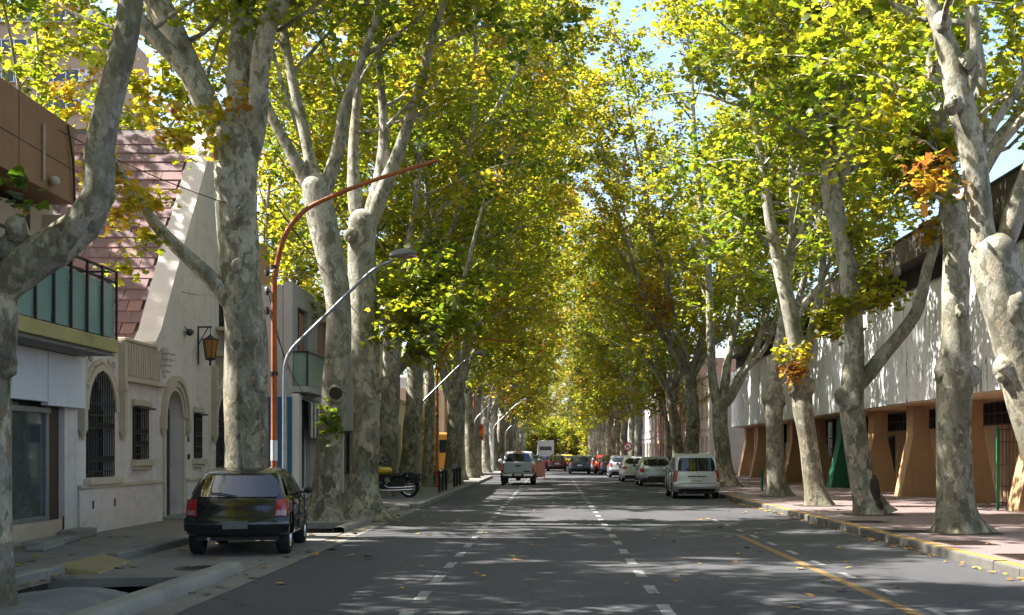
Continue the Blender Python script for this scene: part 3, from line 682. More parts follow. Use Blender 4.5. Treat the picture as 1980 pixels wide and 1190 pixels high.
def mid_tree(label, g_, Y, xb, wb, lean, side, seed, fork=5.2, h=19, tint=.43, lod=1, n=4, low=7.0, per=32, size=.18):
    yb = VPY + (EYE-.12)*F_PX/Y; yt = VPY - (fork-EYE)*F_PX/Y; tr = []
    for k in range(6):
        f = k/5; tr.append((xb + lean*f + (6*math.sin(seed+3*f)), yb + (yt-yb)*f, wb*(1.15 if k == 0 else 1-.12*f)))
    return plane_tree(label, g_, Y, tr, [], side, seed, top=h, low=low, lod=lod, tint=tint, auto=n, per=per, size=size, flare=.4, out=1 if side < 0 else 2)
mid_tree('tan-patched plane tree behind the yellow and black motorcycle', GL, 45.0, 757, 46, -4, -1, 105, 6.2, 23)
mid_tree('grey plane tree just right of the motorcycle tank', GL, 50.5, 793, 42, 6, -1, 106, 6.6, 24, tint=.46)
mid_tree('slim dark plane tree left of the mural wall', GL, 57.0, 823, 24, 4, -1, 107, 7.0, 24)
plane_tree('v-forked plane tree lit on its left edge behind the black bollards', GL, 62.5,
    [(874,942,42),(876,890,35),(880,820,34),(878,765,36)],
    [(.05, [(874,790,26),(860,730,22),(848,690,20),(838,620,17)]), (-.05, [(882,790,24),(894,730,20),(902,680,18),(920,600,14)]), (.2, [(880,780,20),(882,700,16),(878,620,14)])], -1, 108, top=24, low=7.0, lod=1, per=32, size=.18, tint=.5)
plane_tree('right-hand plane tree leaning in from the frame edge over the pavement', GR, 18.5,
    [(2082,1092,150),(2064,1000,122),(2034,900,112),(1998,780,112),(1966,660,112),(1938,560,104),(1922,490,104)],
    [(.05, [(1918,520,74),(1903,460,62),(1898,400,57),(1884,290,58),(1863,190,60),(1848,115,54),(1826,52,40),(1808,0,32),(1792,-110,28)], 15),
     (.12, [(1870,200,40),(1884,120,36),(1888,40,32),(1880,-60,28)], 15),
     (-.1, [(1936,500,66),(1958,420,52),(1984,345,46),(2012,250,42),(2040,120,36)], 15),
     (.1, [(1900,300,26),(1925,235,22),(1962,185,18),(1990,120,14)], 9)], 1, 201, top=16, low=8.2, lod=1, ground=.15,
    burls=[(1934,712,70,-.12),(1838,205,44,-.1),(1818,48,44,-.1),(1868,120,40,-.1),(1955,600,70,-.25)], sprouts=[(1810,330,.3,.35,4,.85)], per=24, flare=.3)
plane_tree('thick burled plane tree by the tan pillars, second on the right', GR, 24.3,
    [(1856,1036,98),(1849,985,80),(1845,890,76),(1845,790,78),(1846,725,84),(1847,650,62),(1847,560,57),(1850,480,58),(1845,405,56)],
    [(.0, [(1847,430,54),(1828,325,48),(1816,250,44),(1806,180,40),(1800,100,36),(1790,0,32)], 17),
     (.15, [(1852,450,44),(1884,370,36),(1904,270,32),(1912,150,28),(1905,40,24)], 17),
     (-.2, [(1830,345,20),(1790,300,14),(1755,265,12),(1722,170,9)], 9)], 1, 202, out=2, top=18, low=7.4, lod=0, ground=.15,
    burls=[(1812,720,50,-.05),(1886,728,52,-.05),(1850,605,32,-.26),(1850,745,70,-.1)], sprouts=[(1760,300,-.4,.7,9,.62),(1800,310,-.3,.5,5,.82),(1720,260,-.3,.8,9,.55),(1700,340,-.3,.7,8,.5)], flare=.35)
r2, _ = plane_tree('hollow-based plane tree with one limb forking right', GR, 31.4,
    [(1686,1000,72),(1670,940,57),(1656,860,52),(1648,800,54),(1648,740,52),(1652,660,43),(1645,560,44),(1630,470,43),(1612,400,44),(1604,345,44)],
    [(.0, [(1605,370,30),(1594,290,22),(1591,190,18),(1588,60,14)]), (.1, [(1612,370,30),(1626,285,26),(1637,180,20),(1625,85,17),(1610,5,14)]), (-.1, [(1615,370,30),(1645,290,26),(1662,200,20),(1658,90,16),(1660,0,14)]),
     (-.05, [(1655,760,38),(1700,695,33),(1745,642,30),(1774,592,28),(1790,520,24),(1806,468,20),(1818,380,16)], 11)], 1, 203, out=2, top=18.5, low=7.6, lod=1, ground=.15,
    burls=[(1622,768,46,-.1),(1640,775,60,-.1),(1762,528,24,-.2),(1612,360,40,-.1)], sprouts=[(1650,590,-.5,.5,5,.5),(1700,590,-.4,.5,5,.48),(1690,550,-.2,.4,4,.5),(1800,460,-.2,.4,4,.8),(1640,470,-.2,.6,6,.5)], flare=.3)
plane_tree('sunlit leaning plane tree with rust leaves at its burl', GR, 36.6,
    [(1583,982,54),(1570,910,44),(1559,835,40),(1553,785,46),(1548,720,42),(1536,645,37),(1521,575,35),(1506,505,32)],
    [(-.05, [(1512,530,30),(1492,450,26),(1473,330,20),(1455,220,17),(1440,80,13)]), (.1, [(1518,540,26),(1534,460,22),(1538,300,18),(1534,140,15)]), (.2, [(1550,700,28),(1572,640,22),(1590,570,18),(1602,480,14)], 10)], 1, 204, out=2, top=19, low=7.2, lod=1, ground=.15,
    burls=[(1535,752,40,-.05),(1570,748,36,-.05)], sprouts=[(1530,725,-.3,.35,4,.86),(1525,690,-.3,.4,4,.6),(1600,610,-.3,.6,6,.5),(1620,640,-.2,.6,6,.5)], flare=.3)
plane_tree('stubby pollarded plane tree before the white cladding', GR, 44.3,
    [(1505,965,48),(1500,905,39),(1497,830,38),(1496,780,43),(1500,720,34),(1508,660,28)],
    [(.0, [(1505,690,26),(1512,600,20),(1500,500,18),(1490,380,15)]), (.2, [(1505,690,22),(1535,620,18),(1560,540,15)])], 1, 205, out=2, top=19, low=7.4, lod=1, per=32, size=.18, ground=.15,
    burls=[(1482,775,30,0),(1514,775,30,0)], flare=.4)
plane_tree('y-forked plane tree to the right of the silver van', GR, 57.0,
    [(1406,944,46),(1399,890,36),(1393,830,34),(1391,785,36)],
    [(.0, [(1390,800,24),(1377,720,20),(1373,600,18),(1368,500,15),(1356,400,13),(1342,250,11)]), (.1, [(1396,800,24),(1408,700,19),(1428,610,16),(1440,520,13)]), (-.1, [(1400,790,22),(1428,740,18),(1456,680,15),(1474,630,12)], 12)], 1, 206, out=2, top=24, low=7.2, lod=1, per=32, size=.18, ground=.15, flare=.5)
mid_tree('plane tree behind the roof of the silver van', GR, 64.0, 1338, 34, -8, 1, 207, 5.6, 20, tint=.5)
mid_tree('bent plane tree left of the one behind the silver van', GR, 72.0, 1308, 26, -10, 1, 208, 5.2, 16, tint=.45)
# decayed hollow at the tree foot: bulging blobs, cavity shade put into their colour
m = MB(); X, Y_, Z = px(1679, 965, 31.4)
m.blob((X+.05, 31.4-.19, .62), .20, .21, .50, 4, .10, 18); m.blob((X+.12, 31.4-.22, .34), .20, .22, .28, 9, .10, 14)
m.build('hollow', M['shaded_deadwood'], r2.root, smooth=True)
m = MB(); X, Y_, Z = px(655, 762, 29.6); m.lathe([(0,0),(.13,0),(.15,.03),(.15,.2)], (X, 29.6-.52, Z), axis=1, n=14)
m.build('knot_hole', M['shaded_deadwood'], [o for o in COL.objects if o.get('label','').startswith('dark leaning')][0])  # solid dark plug, the shade inside the hole put into its colour
# the rows farther off: four kinds, copied
def far_kind(seed, tint):
    t = Tree(seed); r = t.r; h = 5.2 + r.uniform(-.6, .8)
    P = smooth_path([(0,0,-.05,.50),(.05,0,1.2,.40),(.0,.05,2.8,.37),(r.uniform(-.3,.3),0,h-.6,.38),(r.uniform(-.3,.3),0,h,.36)], .4); t.stem(P, 12, .05, True, .4)
    b = P[-1]
    for k in range(5):
        az = 6.28*k/5 + r.uniform(-.4,.4); c, s_ = math.cos(az), math.sin(az)
        lp = [(b[0],b[1],b[2]-.5,.19),(b[0]+.6*c,b[1]+.6*s_,b[2]+1.3,.16),(b[0]+1.3*c+.3,b[1]+1.2*s_,b[2]+3.6,.13)]
        t.limb(smooth_path(extend(lp, 22.5+r.normal(0,1.5), r, (.20+.16*c, .22*s_)), .9), 5.6, 22.5, (.9,0,0), tint + r.normal(0,.04), .85, 4.4, 6, 7)
    return t.finish('plane_tree', '', None, (0,0,0), 2, 26, .27)
KINDS = [far_kind(300+i, tn) for i, tn in enumerate((.42,.48,.57,.46))]
for k in KINDS:
    for c in k.children: WL.pop(c.name, None)
used = [False]*4
ORD = ['first','second','third','fourth','fifth','sixth','seventh','eighth','ninth','tenth','eleventh','twelfth','thirteenth','fourteenth','fifteenth','sixteenth','seventeenth','eighteenth','nineteenth','twentieth','twenty-first','twenty-second']
def far_tree(i, X, Y, side, label, group, sc=1.0, rot=None):
    k = i % 4; rs = random.Random(i*31+7)
    o = KINDS[k] if not used[k] else copy_tree(KINDS[k]); used[k] = True
    o.location = (X, Y, .1); o.scale = (sc, sc, sc*rs.uniform(.92,1.08)); o.rotation_euler = (0, 0, (rs.uniform(-.5,.5) if side < 0 else (1 if i % 2 else -1)*(1.75 + rs.uniform(-.3,.3)))) if rot is None else (0,0,rot)
    tag(o, label, 'tree', group)
n = 0
for j, (Y, X) in enumerate(((70,-5.3),(76.5,-5.1),(82.5,-5.2),(96,-5.2),(104,-5.0),(112,-5.3),(121,-5.1),(131,-5.2),(142,-5.3),(154,-5.0),(168,-5.2),(184,-5.2),(203,-5.1),(226,-5.2))):
    far_tree(n, X, Y, -1, '%s plane tree past the v-forked one in the left-hand row' % ORD[j], GL, .92 + .06*(n % 3)); n += 1
for j, (Y, X) in enumerate(((80,7.5),(98,6.8),(107,6.9),(116,6.7),(127,6.8),(138,6.9),(150,6.8),(164,6.8),(180,6.8),(200,6.8),(224,6.8))):
    far_tree(n, X, Y, 1, '%s plane tree past the bent one in the right-hand row' % ORD[j], GR, .66 if j == 0 else .84 + .05*(n % 3)); n += 1
for j, (X, Y, lb) in enumerate(((-7,262,'pale green tree closing the far end of the street at its left edge'),(-2.5,275,'pale green tree closing the far end of the street left of the middle'),(1.5,285,'pale green tree closing the far end of the street in the middle'),(5.0,272,'pale green tree closing the far end of the street right of the middle'),(9,260,'pale green tree closing the far end of the street at its right edge'))):
    far_tree(n, X, Y, -1, lb, 'trees closing the far end of the street', .78 + .06*(j % 3)); n += 1
# low leafy shrubs under the trees that close the vista
t = Tree(390); r = t.r
for k in range(6):
    az = 6.28*k/6; c, s_ = math.cos(az), math.sin(az); t.limb(smooth_path([(.2*c,.2*s_,-.05,.12),(.7*c,.7*s_,1.4,.09),(1.3*c,1.3*s_,3.2,.06),(1.6*c,1.6*s_,5.6,.03)], .8), .3, 6, (0,0,0), .5, .6, 2.2, 5, 6)
bush = t.finish('leafy_shrub', '', None, (0,0,0), 2, 22, .3)
for j, (X, Y, lb) in enumerate(((-8,246,'leafy shrub at the far end of the street beside the left row'),(-4,250,'leafy shrub at the far end of the street behind the white box truck'),(0,254,'leafy shrub at the far end of the street straight ahead'),(4,250,'leafy shrub at the far end of the street right of centre'),(8,246,'leafy shrub at the far end of the street beside the right row'))):
    o = bush if j == 0 else copy_tree(bush); o.location = (X, Y, .1); o.rotation_euler = (0,0,j*1.3); sc = 1 + .1*(j % 3); o.scale = (sc,sc,sc); tag(o, lb, 'shrub', 'leafy shrubs closing the street')
# trees of the same two rows standing beside and behind the camera: their crowns shade the foreground; the one over the shop is added only for shade
for j, (X, Y, sd) in enumerate(((-5.8,6.5,-1),(-7.0,1,-1),(-5.8,-6,-1),(-14.5,20,-1),(8,4,1))):
    far_tree(n, X, Y, sd, ('plane tree just left of the camera shading the near road','plane tree left and level with the camera','plane tree left and behind the camera','added plane tree over the balcony shop, mostly out of frame, shading the near road','plane tree just right of the camera')[j], 'plane trees beside the camera', 1.0, rot=None if j != 3 else 2.6); n += 1
for j, (X, Y, lb) in enumerate(((-21.5,32,'yard tree behind the white house, its crown above the tiled roof'),(-16.5,42.5,'yard tree between the tiled gable and the brick building'),(-14,62.5,'yard tree behind the white two-storey building on the left'))):
    far_tree(n, X, Y, -1, lb, 'trees in the yards behind the left houses', (.9,.85,.95)[j]); n += 1
# fallen leaves
r = np.random.default_rng(77); C = []
for (x0,x1,y0,y1,z,cnt) in ((-6.7,-6.45,9,17,.06,60),(-6.7,-4.6,14.6,17,-.2,70),(-6.7,-4.5,17.2,26,.028,60),(-4.45,-4.0,10,37,.014,70),(6.1,6.38,9,46,.012,170),(-4,6.3,10,45,.012,130),(6.7,12,14,60,.158,120),(-6.7,-4.7,26,28.7,-.12,160),(-9,-7,10,40,.156,90)):
    q = r.uniform(0, 1, (cnt, 3)); C.append(np.stack([x0+(x1-x0)*q[:,0], y0+(y1-y0)*q[:,1], z+.02*q[:,2]], 1))
C = np.vstack(C); me = leaf_mesh('fallen_leaves', C, r.uniform(0,1,len(C)), r, LEAF_MID, .13, True, 'litter')
o = bpy.data.objects.new('fallen_leaves', me); COL.objects.link(o); tag(o, 'dry fallen plane leaves scattered along kerbs, ditch and road', 'fallen leaves', kind='stuff')
# ================================================================== BUILDINGS
def part(mb, name, mat, parent, **kw): return mb.build(name, mat, parent, **kw)
def rect(a0, a1, b0, b1): return [(a0,b0),(a1,b0),(a1,b1),(a0,b1)]
def gothic(a0, a1, b0, bs, bt, n=10):                     # pointed arch outline (ccw): springing bs, apex bt
    c = (a0+a1)/2; h = bt-bs; w2 = (a1-a0)/2; Rr = (w2*w2+h*h)/(2*w2)
    pts = [(a0,b0),(a1,b0),(a1,bs)]
    for i in range(1, n): 
        t = i/n; z = h*t; x = math.sqrt(max(0, Rr*Rr-z*z)) - (Rr-w2); pts.append((c+x, bs+z))
    pts.append((c,bt))
    for i in range(n-1, 0, -1):
        t = i/n; z = h*t; x = math.sqrt(max(0, Rr*Rr-z*z)) - (Rr-w2); pts.append((c-x, bs+z))
    pts.append((a0,bs)); return pts
def roundarch(a0, a1, b0, bs, n=12):
    c = (a0+a1)/2; r_ = (a1-a0)/2
    return [(a0,b0),(a1,b0)] + [(c+r_*math.cos(math.pi*i/n), bs+r_*math.sin(math.pi*i/n)) for i in range(n+1)]

# ---- white house with the steep tiled gable ------------------------------------------------
FX = -9.0
H = thing('white_house', (FX-3, 30, .15), 'white stucco house with arched door, pointed windows and steep tiled gable roof', 'house')
g1 = gothic(23.95, 25.45, 1.22, 2.55, 3.36); g2 = gothic(33.2, 34.7, 1.22, 2.5, 3.3)
w1 = rect(26.6, 27.6, 1.56, 2.70); w2_ = rect(31.15, 31.8, 1.56, 2.70); dr = roundarch(28.85, 30.15, .16, 2.55); up = rect(33.5, 34.9, 5.05, 6.6)
m = MB(); outer = [(23.5,0),(38.5,0),(38.5,4.24),(33.6,10.35),(33.2,10.35),(28.45,4.24),(28.45,4.05),(23.5,4.05)]
m.wall(outer, [g1, w1, dr, w2_, g2, up], 0, FX, -.32)
part(m, 'wall', M['stucco'], H)
m = MB(); m.box(FX-.34, -19, 23.5, 38.5, 0, 3.95); m.prism([(38.4,3.95),(28.6,3.95),(33.4,10.1)], 0, FX-.36, -19); part(m, 'house_body', M['stucco'], H)
# base course and string courses
m = MB(); m.box(FX, FX+.05, 23.5, 28.5, .14, 1.02); m.box(FX, FX+.05, 30.5, 38.5, .14, 1.02); part(m, 'base_course', M['stucco'], H)
m = MB(); m.box(FX, FX+.10, 23.5, 28.55, 1.02, 1.09); m.box(FX, FX+.10, 30.45, 38.5, 1.02, 1.09); part(m, 'string_course', M['trim'], H, bevel=.015)
for yy in (24.15, 25.35): part(MB().box(FX+.05, FX+.055, yy, yy+.09, .62, .78), 'air_vent', M['black'], H)
def grille(a0, a1, b0, bt, x, n, parent, arch=None):
    m = MB()
    for i in range(n+1):
        a = a0 + (a1-a0)*i/n; top = bt if arch is None else arch(a)
        m.box(x-.010, x+.010, a-.011, a+.011, b0, top)
    hs = [b0+.10, b0+.28, (b0+bt)/2, bt-.12] if arch is None else [b0+.10, b0+.30, (b0+bt)/2-.1, (b0+bt)/2+.15, b0+(bt-b0)*.68]
    for h_ in hs: m.box(x-.012, x+.012, a0, a1, h_-.014, h_+.014)
    for i in range(n):                                     # scrolls on the middle rails
        a = a0 + (a1-a0)*(i+.5)/n
        for h_ in hs[1:3]: m.lathe([(.030,-.008),(.045,-.008),(.045,.008),(.030,.008),(.030,-.008)], (x, a, h_+.06), 0, 8)
    return part(m, 'grille', M['black'], parent)
for (o_, a0, a1, bt, nm) in ((g1, 23.95, 25.45, 3.36, 1), (g2, 33.2, 34.7, 3.3, 2)):
    bs = o_[2][1]; wd = MB(); wd.prism(o_, 0, FX-.26, FX-.24); W = part(wd, 'window', M['winglass'], H)
    m = MB(); c = (a0+a1)/2
    for a in (a0+.04, c, a1-.04): m.box(FX-.24, FX-.20, a-.03, a+.03, 1.22, bs if a != c else bt-.05)
    for b in (1.26, 2.0, bs): m.box(FX-.238, FX-.198, a0, a1, b-.03, b+.03)
    part(m, 'window_frame', M['darkbrown'], W)
    Rr = None
    def arch(a, a0=a0, a1=a1, bs=bs, bt=bt):
        w2 = (a1-a0)/2; h = bt-bs; Rr = (w2*w2+h*h)/(2*w2); x = abs(a-(a0+a1)/2)+Rr-w2; return bs + math.sqrt(max(0, Rr*Rr-x*x)) - .02
    grille(a0+.04, a1-.04, 1.24, bt, FX+.03, 11, W, arch)
    part(MB().box(FX-.02, FX+.16, a0-.14, a1+.14, 1.08, 1.21), 'window_sill', M['trim'], W, bevel=.02)
    path = [p for p in o_[2:]]
    big = [((p[0]-c)*1.09+c, (p[1]-bs)*1.07+bs) for p in path]
    part(MB().band(big, .13, 0, FX, FX+.07), 'arch_moulding', M['trim'], W)
    big2 = [((p[0]-c)*1.30+c, (p[1]-bs)*1.24+bs) for p in path]
    part(MB().band(big2, .07, 0, FX, FX+.045), 'outer_moulding', M['trim'], W)
    for a in (a0-.42, a1+.30):
        m = MB(); m.box(FX, FX+.14, a, a+.16, 2.15, 4.0); m.box(FX, FX+.18, a-.03, a+.19, 3.0, 3.06); m.lathe([(.0,-.22),(.04,-.16),(.075,-.04),(.09,0)], (FX+.07, a+.08, 2.15), 2, 10); part(m, 'shaft', M['trim'], W)
    m = MB(); rs = random.Random(4)                        # carved spandrels
    for s_ in (-1, 1):
        for k in range(14): m.blob((FX+.03, c+s_*(.45+.28*rs.random()), 3.05+.8*rs.random()), .04, .06, .06, k, .3, 8)
    part(m, 'carving', M['trim'], W, smooth=True)
for (o_, a0, a1) in ((w1, 26.6, 27.6), (w2_, 31.15, 31.8)):
    W = part(MB().prism(o_, 0, FX-.2, FX-.18), 'window', M['winglass'], H)
    m = MB()
    for a in (a0+.03, (a0+a1)/2, a1-.03): m.box(FX-.18, FX-.14, a-.03, a+.03, 1.56, 2.7)
    part(m, 'window_frame', M['darkbrown'], W)
    grille(a0+.03, a1-.03, 1.58, 2.68, FX+.03, 7, W)
    m = MB(); m.box(FX, FX+.14, a0-.1, a1+.1, 1.42, 1.555); m.box(FX, FX+.09, a0-.06, a1+.06, 1.34, 1.42); part(m, 'window_sill', M['trim'], W, bevel=.015)
    part(MB().box(FX, FX+.09, a0-.06, a1+.06, 2.72, 2.86), 'lintel', M['trim'], W, bevel=.015)
    part(MB().box(FX+.04, FX+.16, a0-.02, a1+.10, 2.66, 2.70), 'awning_rail', M['black'], W)
D = part(MB().prism(roundarch(28.9,30.1,.16,2.5), 0, FX-.31, FX-.28), 'door', M['darkbrown'], H)
m = MB()
for k in range(5): m.box(FX-.28, FX-.262, 28.95+.23*k, 29.13+.23*k, .2, 2.75)
part(m, 'door_boards', M['darkbrown'], D); part(MB().blob((FX-.24,29.95,1.25),.03,.03,.03,1,0,10), 'door_knob', M['chrome'], D)
pa = roundarch(28.85,30.15,.16,2.55)[2:]; c = 29.5
m = MB()
for k, (sc, d_, w_) in enumerate(((1.05,.05,.1),(1.22,.09,.12),(1.42,.13,.12))): m.band([((p[0]-c)*sc+c, (p[1]-2.55)*sc+2.55) for p in pa], w_, 0, FX, FX+d_)
for s_ in (-1,1):
    a = c + s_*.96; m.box(FX, FX+.13, a-.09, a+.09, 2.28, 2.56); m.lathe([(.0,-.2),(.05,-.12),(.1,0)], (FX+.06, a, 2.28), 2, 10)
part(m, 'arch_surround', M['trim'], H)
for s_ in (-1,1): part(MB().box(FX, FX+.04, c+s_*.75-.09, c+s_*.75+.09, .15, 2.5), 'door_jamb', M['trim'], H)
part(MB().box(FX-.02, FX+.3, 28.6, 30.4, .13, .24), 'door_step', M['concrete_light'], H, bevel=.02)
for yy in (30.75, 30.75): pass
part(MB().box(FX, FX+.02, 30.62, 30.72, 1.98, 2.12), 'house_plaque', M['black'], H); part(MB().box(FX, FX+.04, 30.62, 30.72, 1.55, 1.68), 'doorbell', M['black'], H)
# fluted parapet over the low wing
P_ = part(MB().box(FX-.1, FX+.03, 26.0, 28.4, 3.30, 4.06), 'parapet', M['trim'], H)
me = MB().box(0, .035, -.045, .045, 0, .66).mesh('flute', M['trim'])
for k in range(15): inst('flute', me, P_, (FX+.03, 26.12+.155*k, 3.36))
part(MB().box(FX, FX+.15, 25.8, 28.6, 3.20, 3.29), 'parapet_ledge', M['trim'], H, bevel=.02); part(MB().box(FX-.14, FX+.08, 25.95, 28.43, 4.06, 4.13), 'parapet_cap', M['trim'], H, bevel=.02)
# roof slope of single tiles facing along the street
RF = MB(); s0 = Vector((0, 28.30, 4.10)); s1 = Vector((0, 33.4, 10.35)); sd = (s1-s0).normalized(); nn = Vector((0, -sd.z, sd.y))
L_ = (s1-s0).length
RF.hexa([(FX-.42,)+tuple(s0.yz),(FX-.42,)+tuple(s1.yz),(-16,)+tuple(s1.yz),(-16,)+tuple(s0.yz)], [(FX-.42, s0.y+nn.y*.05, s0.z+nn.z*.05),(FX-.42, s1.y+nn.y*.05, s1.z+nn.z*.05),(-16, s1.y+nn.y*.05, s1.z+nn.z*.05),(-16, s0.y+nn.y*.05, s0.z+nn.z*.05)])
ROOF = part(RF, 'roof', M['darkbrown'], H)
tm = MB(); tm.hexa([(-.158,0,0),(.158,0,0),(.158,.46,.0),(-.158,.46,.0)], [(-.158,0,.045),(.158,0,.045),(.158,.46,.012),(-.158,.46,.012)])
tm.add([(-.158,-.004,.01),(.158,-.004,.01),(.158,-.004,.045),(-.158,-.004,.045)], [(0,1,2,3)])
tme = tm.mesh('roof_tile', M['tile'])
ang = math.atan2(sd.z, sd.y); rs = random.Random(12); rows = int(L_/.37); cnt = 0
rest = MB()
for i in range(rows):
    for k in range(21):
        p = s0 + sd*(.37*i) + nn*.055; x = FX-.62-.325*k - (.16 if i % 2 else 0)
        # only the slope the street can see
        xp = VPX + F_PX*x/p.y; 
        if xp < 120: continue
        if cnt < 300:
            inst('roof_tile', tme, ROOF, (x + rs.uniform(-.008,.008), p.y, p.z), (ang + rs.uniform(-.02,.03), rs.uniform(-.012,.012), 0)); cnt += 1
        else:
            q = Vector((x, p.y, p.z)); u = sd*.46; rest.add([tuple(q+Vector((-.158,0,0))),tuple(q+Vector((.158,0,0))),tuple(q+Vector((.158,0,0))+u+nn*-.03),tuple(q+Vector((-.158,0,0))+u+nn*-.03)]+[tuple(q+Vector((-.158,0,0))+nn*.045),tuple(q+Vector((.158,0,0))+nn*.045),tuple(q+Vector((.158,0,0))+u+nn*.01),tuple(q+Vector((-.158,0,0))+u+nn*.01)], [(3,2,1,0),(4,5,6,7),(0,1,5,4),(1,2,6,5),(2,3,7,6),(3,0,4,7)])
if rest.v: tag(part(rest, 'upper_roof_tiles', M['tile'], ROOF), kind='stuff')
m = MB(); m.hexa([(FX-.42,33.4,10.35),(FX-.42,38.6,4.1),(-19,38.6,4.1),(-19,33.4,10.35)], [(FX-.42,33.4,10.42),(FX-.42,38.66,4.15),(-19,38.66,4.15),(-19,33.4,10.42)]); part(m, 'far_roof_slope', M['tile'], H)
# raked gable coping, flared at the foot
cp = [(27.95,4.10),(28.35,4.42),(28.75,4.95),(29.6,6.05),(31.0,7.75),(32.2,9.25),(33.15,10.6)]
m = MB()
for i in range(len(cp)-1):
    (a, b), (a2, b2) = cp[i], cp[i+1]; t = Vector((a2-a, b2-b)).normalized(); q = Vector((-t.y, t.x))
    m.prism([(a+q.x*.12-q.x*.3, b+q.y*.12-q.y*.3),(a2+q.x*.12-q.x*.3, b2+q.y*.12-q.y*.3),(a2+q.x*.14,b2+q.y*.14),(a+q.x*.14,b+q.y*.14)], 0, FX-.42, FX+.10)
part(m, 'gable_coping', M['stone_cap'], H)
cp2 = [(66.8-a, b) for a, b in cp]
m = MB()
for i in range(len(cp)-1):
    (a, b), (a2, b2) = cp2[i], cp2[i+1]; t = Vector((a2-a, b2-b)).normalized(); q = Vector((t.y, -t.x))
    m.prism([(a-q.x*.18, b-q.y*.18),(a2-q.x*.18, b2-q.y*.18),(a2+q.x*.14,b2+q.y*.14),(a+q.x*.14,b+q.y*.14)], 0, FX-.42, FX+.10)
part(m, 'far_gable_coping', M['stone_cap'], H)
m = MB()                                                    # stepped kneeler under the coping
for k in range(5): m.box(FX, FX+.22-.035*k, 28.42+.06*k, 29.0-.02*k, 4.12-.13*(k+1), 4.12-.13*k+(.001 if k else 0))
part(m, 'kneeler', M['stone_cap'], H, bevel=.01)
# upper window with its small balcony
W = part(MB().prism(up, 0, FX-.26, FX-.24), 'upper_window', M['winglass'], H)
grille(33.55, 34.85, 5.06, 6.55, FX-.1, 9, W)
m = MB(); m.box(FX, FX+.45, 33.1, 35.3, 4.28, 4.42); m.box(FX, FX+.38, 33.2, 35.2, 4.16, 4.28); m.box(FX+.02, FX+.42, 33.15, 35.25, 4.98, 5.08)
B_ = part(m, 'balcony', M['trim'], H, bevel=.02)
m = MB()
for k in range(9): m.lathe([(.05,0),(.05,.05),(.03,.1),(.075,.24),(.03,.42),(.05,.5),(.05,.56)], (FX+.32, 33.3+.22*k, 4.42), 2, 10)
part(m, 'balusters', M['trim'], B_, smooth=True)
for a in (33.35, 34.85): part(MB().prism([(FX,4.16),(FX+.34,4.16),(FX+.30,3.95),(FX+.12,3.75),(FX,3.4)], 1, a-.12, a+.12), 'bracket', M['trim'], B_)
# wrought lantern on its bracket
LX, LY, LZ = FX+.32, 31.5, 4.42
LN = thing('wall_lantern', (FX, 31.5, 4.4), 'amber glass wall lantern hanging from an iron bracket on the white house', 'lantern')
m = MB(); m.box(FX, FX+.03, 31.48, 31.52, 3.95, 4.92); m.box(FX, FX+.36, 31.485, 31.515, 4.88, 4.92); m.tube([(FX+.02,31.5,4.45),(FX+.15,31.5,4.7),(FX+.27,31.5,4.89)], .014, 6); m.tube([(LX,LY,4.9),(LX,LY,4.68)], .01, 5)
part(m, 'lantern_bracket', M['black'], LN)
part(MB().lathe([(0,-.30),(.12,-.30),(.19,.16),(0,.16)], (LX,LY,LZ), 2, 6), 'lantern_glass', M['amber'], LN)
m = MB(); m.lathe([(.0,.30),(.05,.26),(.10,.22),(.215,.17),(.215,.15),(.0,.15)], (LX,LY,LZ), 2, 6); m.lathe([(0,-.31),(.135,-.31),(.135,-.35),(.03,-.38),(.03,-.5),(0,-.5)], (LX,LY,LZ), 2, 6)
for k in range(6):
    a = 2*math.pi*k/6; m.tube([(LX+.125*math.cos(a),LY+.125*math.sin(a),LZ-.31),(LX+.195*math.cos(a),LY+.195*math.sin(a),LZ+.16)], .010, 5)
part(m, 'lantern_frame', M['black'], LN)
m = MB(); m.blob((FX+.12,30.4,4.66),.10,.13,.09,3,.1,10); m.tube([(FX,30.4,4.8),(FX+.1,30.4,4.67)], .012, 5); tag(m.build('flood_lamp', M['black'], origin=(FX,30.4,4.66)), 'small black spotlight on the white house left of the lantern', 'spotlight')

# ---- shop with the balcony, nearest on the left ---------------------------------------------
A = thing('balcony_shop', (-9.5, 16, .15), 'brown and cream shop building with glass balcony at the left edge', 'building')
m = MB(); m.box(-19, -9.42, 4, 23.38, 0, 7.4); m.box(-9.42, -8.98, 4, 22.78, .1, .50); m.box(-9.42,-9.0,4,22.35,2.95,3.6); m.box(-9.42,-9.05,22.9,23.38,3.6,6.1); part(m, 'wall', M['cream'], A)
part(MB().box(-9.42, -8.95, 22.78, 23.38, .1, 3.5), 'end_pier', M['stucco'], A)
part(MB().box(-9.42, -8.60, 4, 22.35, 6.18, 7.56), 'brown_fascia', M['brownfascia'], A)
m = MB(); m.box(-8.60, -8.594, 4, 22.35, 6.78, 6.792); m.box(-8.6,-8.594, 20.0, 20.012, 6.18,7.56); part(m, 'fascia_joint', M['darkbrown'], A)
part(MB().tube([(-8.56,20.9,7.25),(-8.56,20.9,6.3)], .025, 8), 'downpipe', M['trim'], A)
part(MB().tube([(-8.55,21.9,7.5),(-8.53,22.1,6.9),(-8.56,22.25,6.2)], .022, 6), 'cable', M['black'], A)
m = MB(); m.box(-9.41, -9.38, 4, 22.3, 5.62, 6.16); CL = part(m, 'clerestory', M['winglass'], A)
m = MB()
for k in range(12): m.box(-9.38, -9.34, 5+1.5*k, 5.09+1.5*k, 5.62, 6.16)
part(m, 'mullions', M['black'], CL)
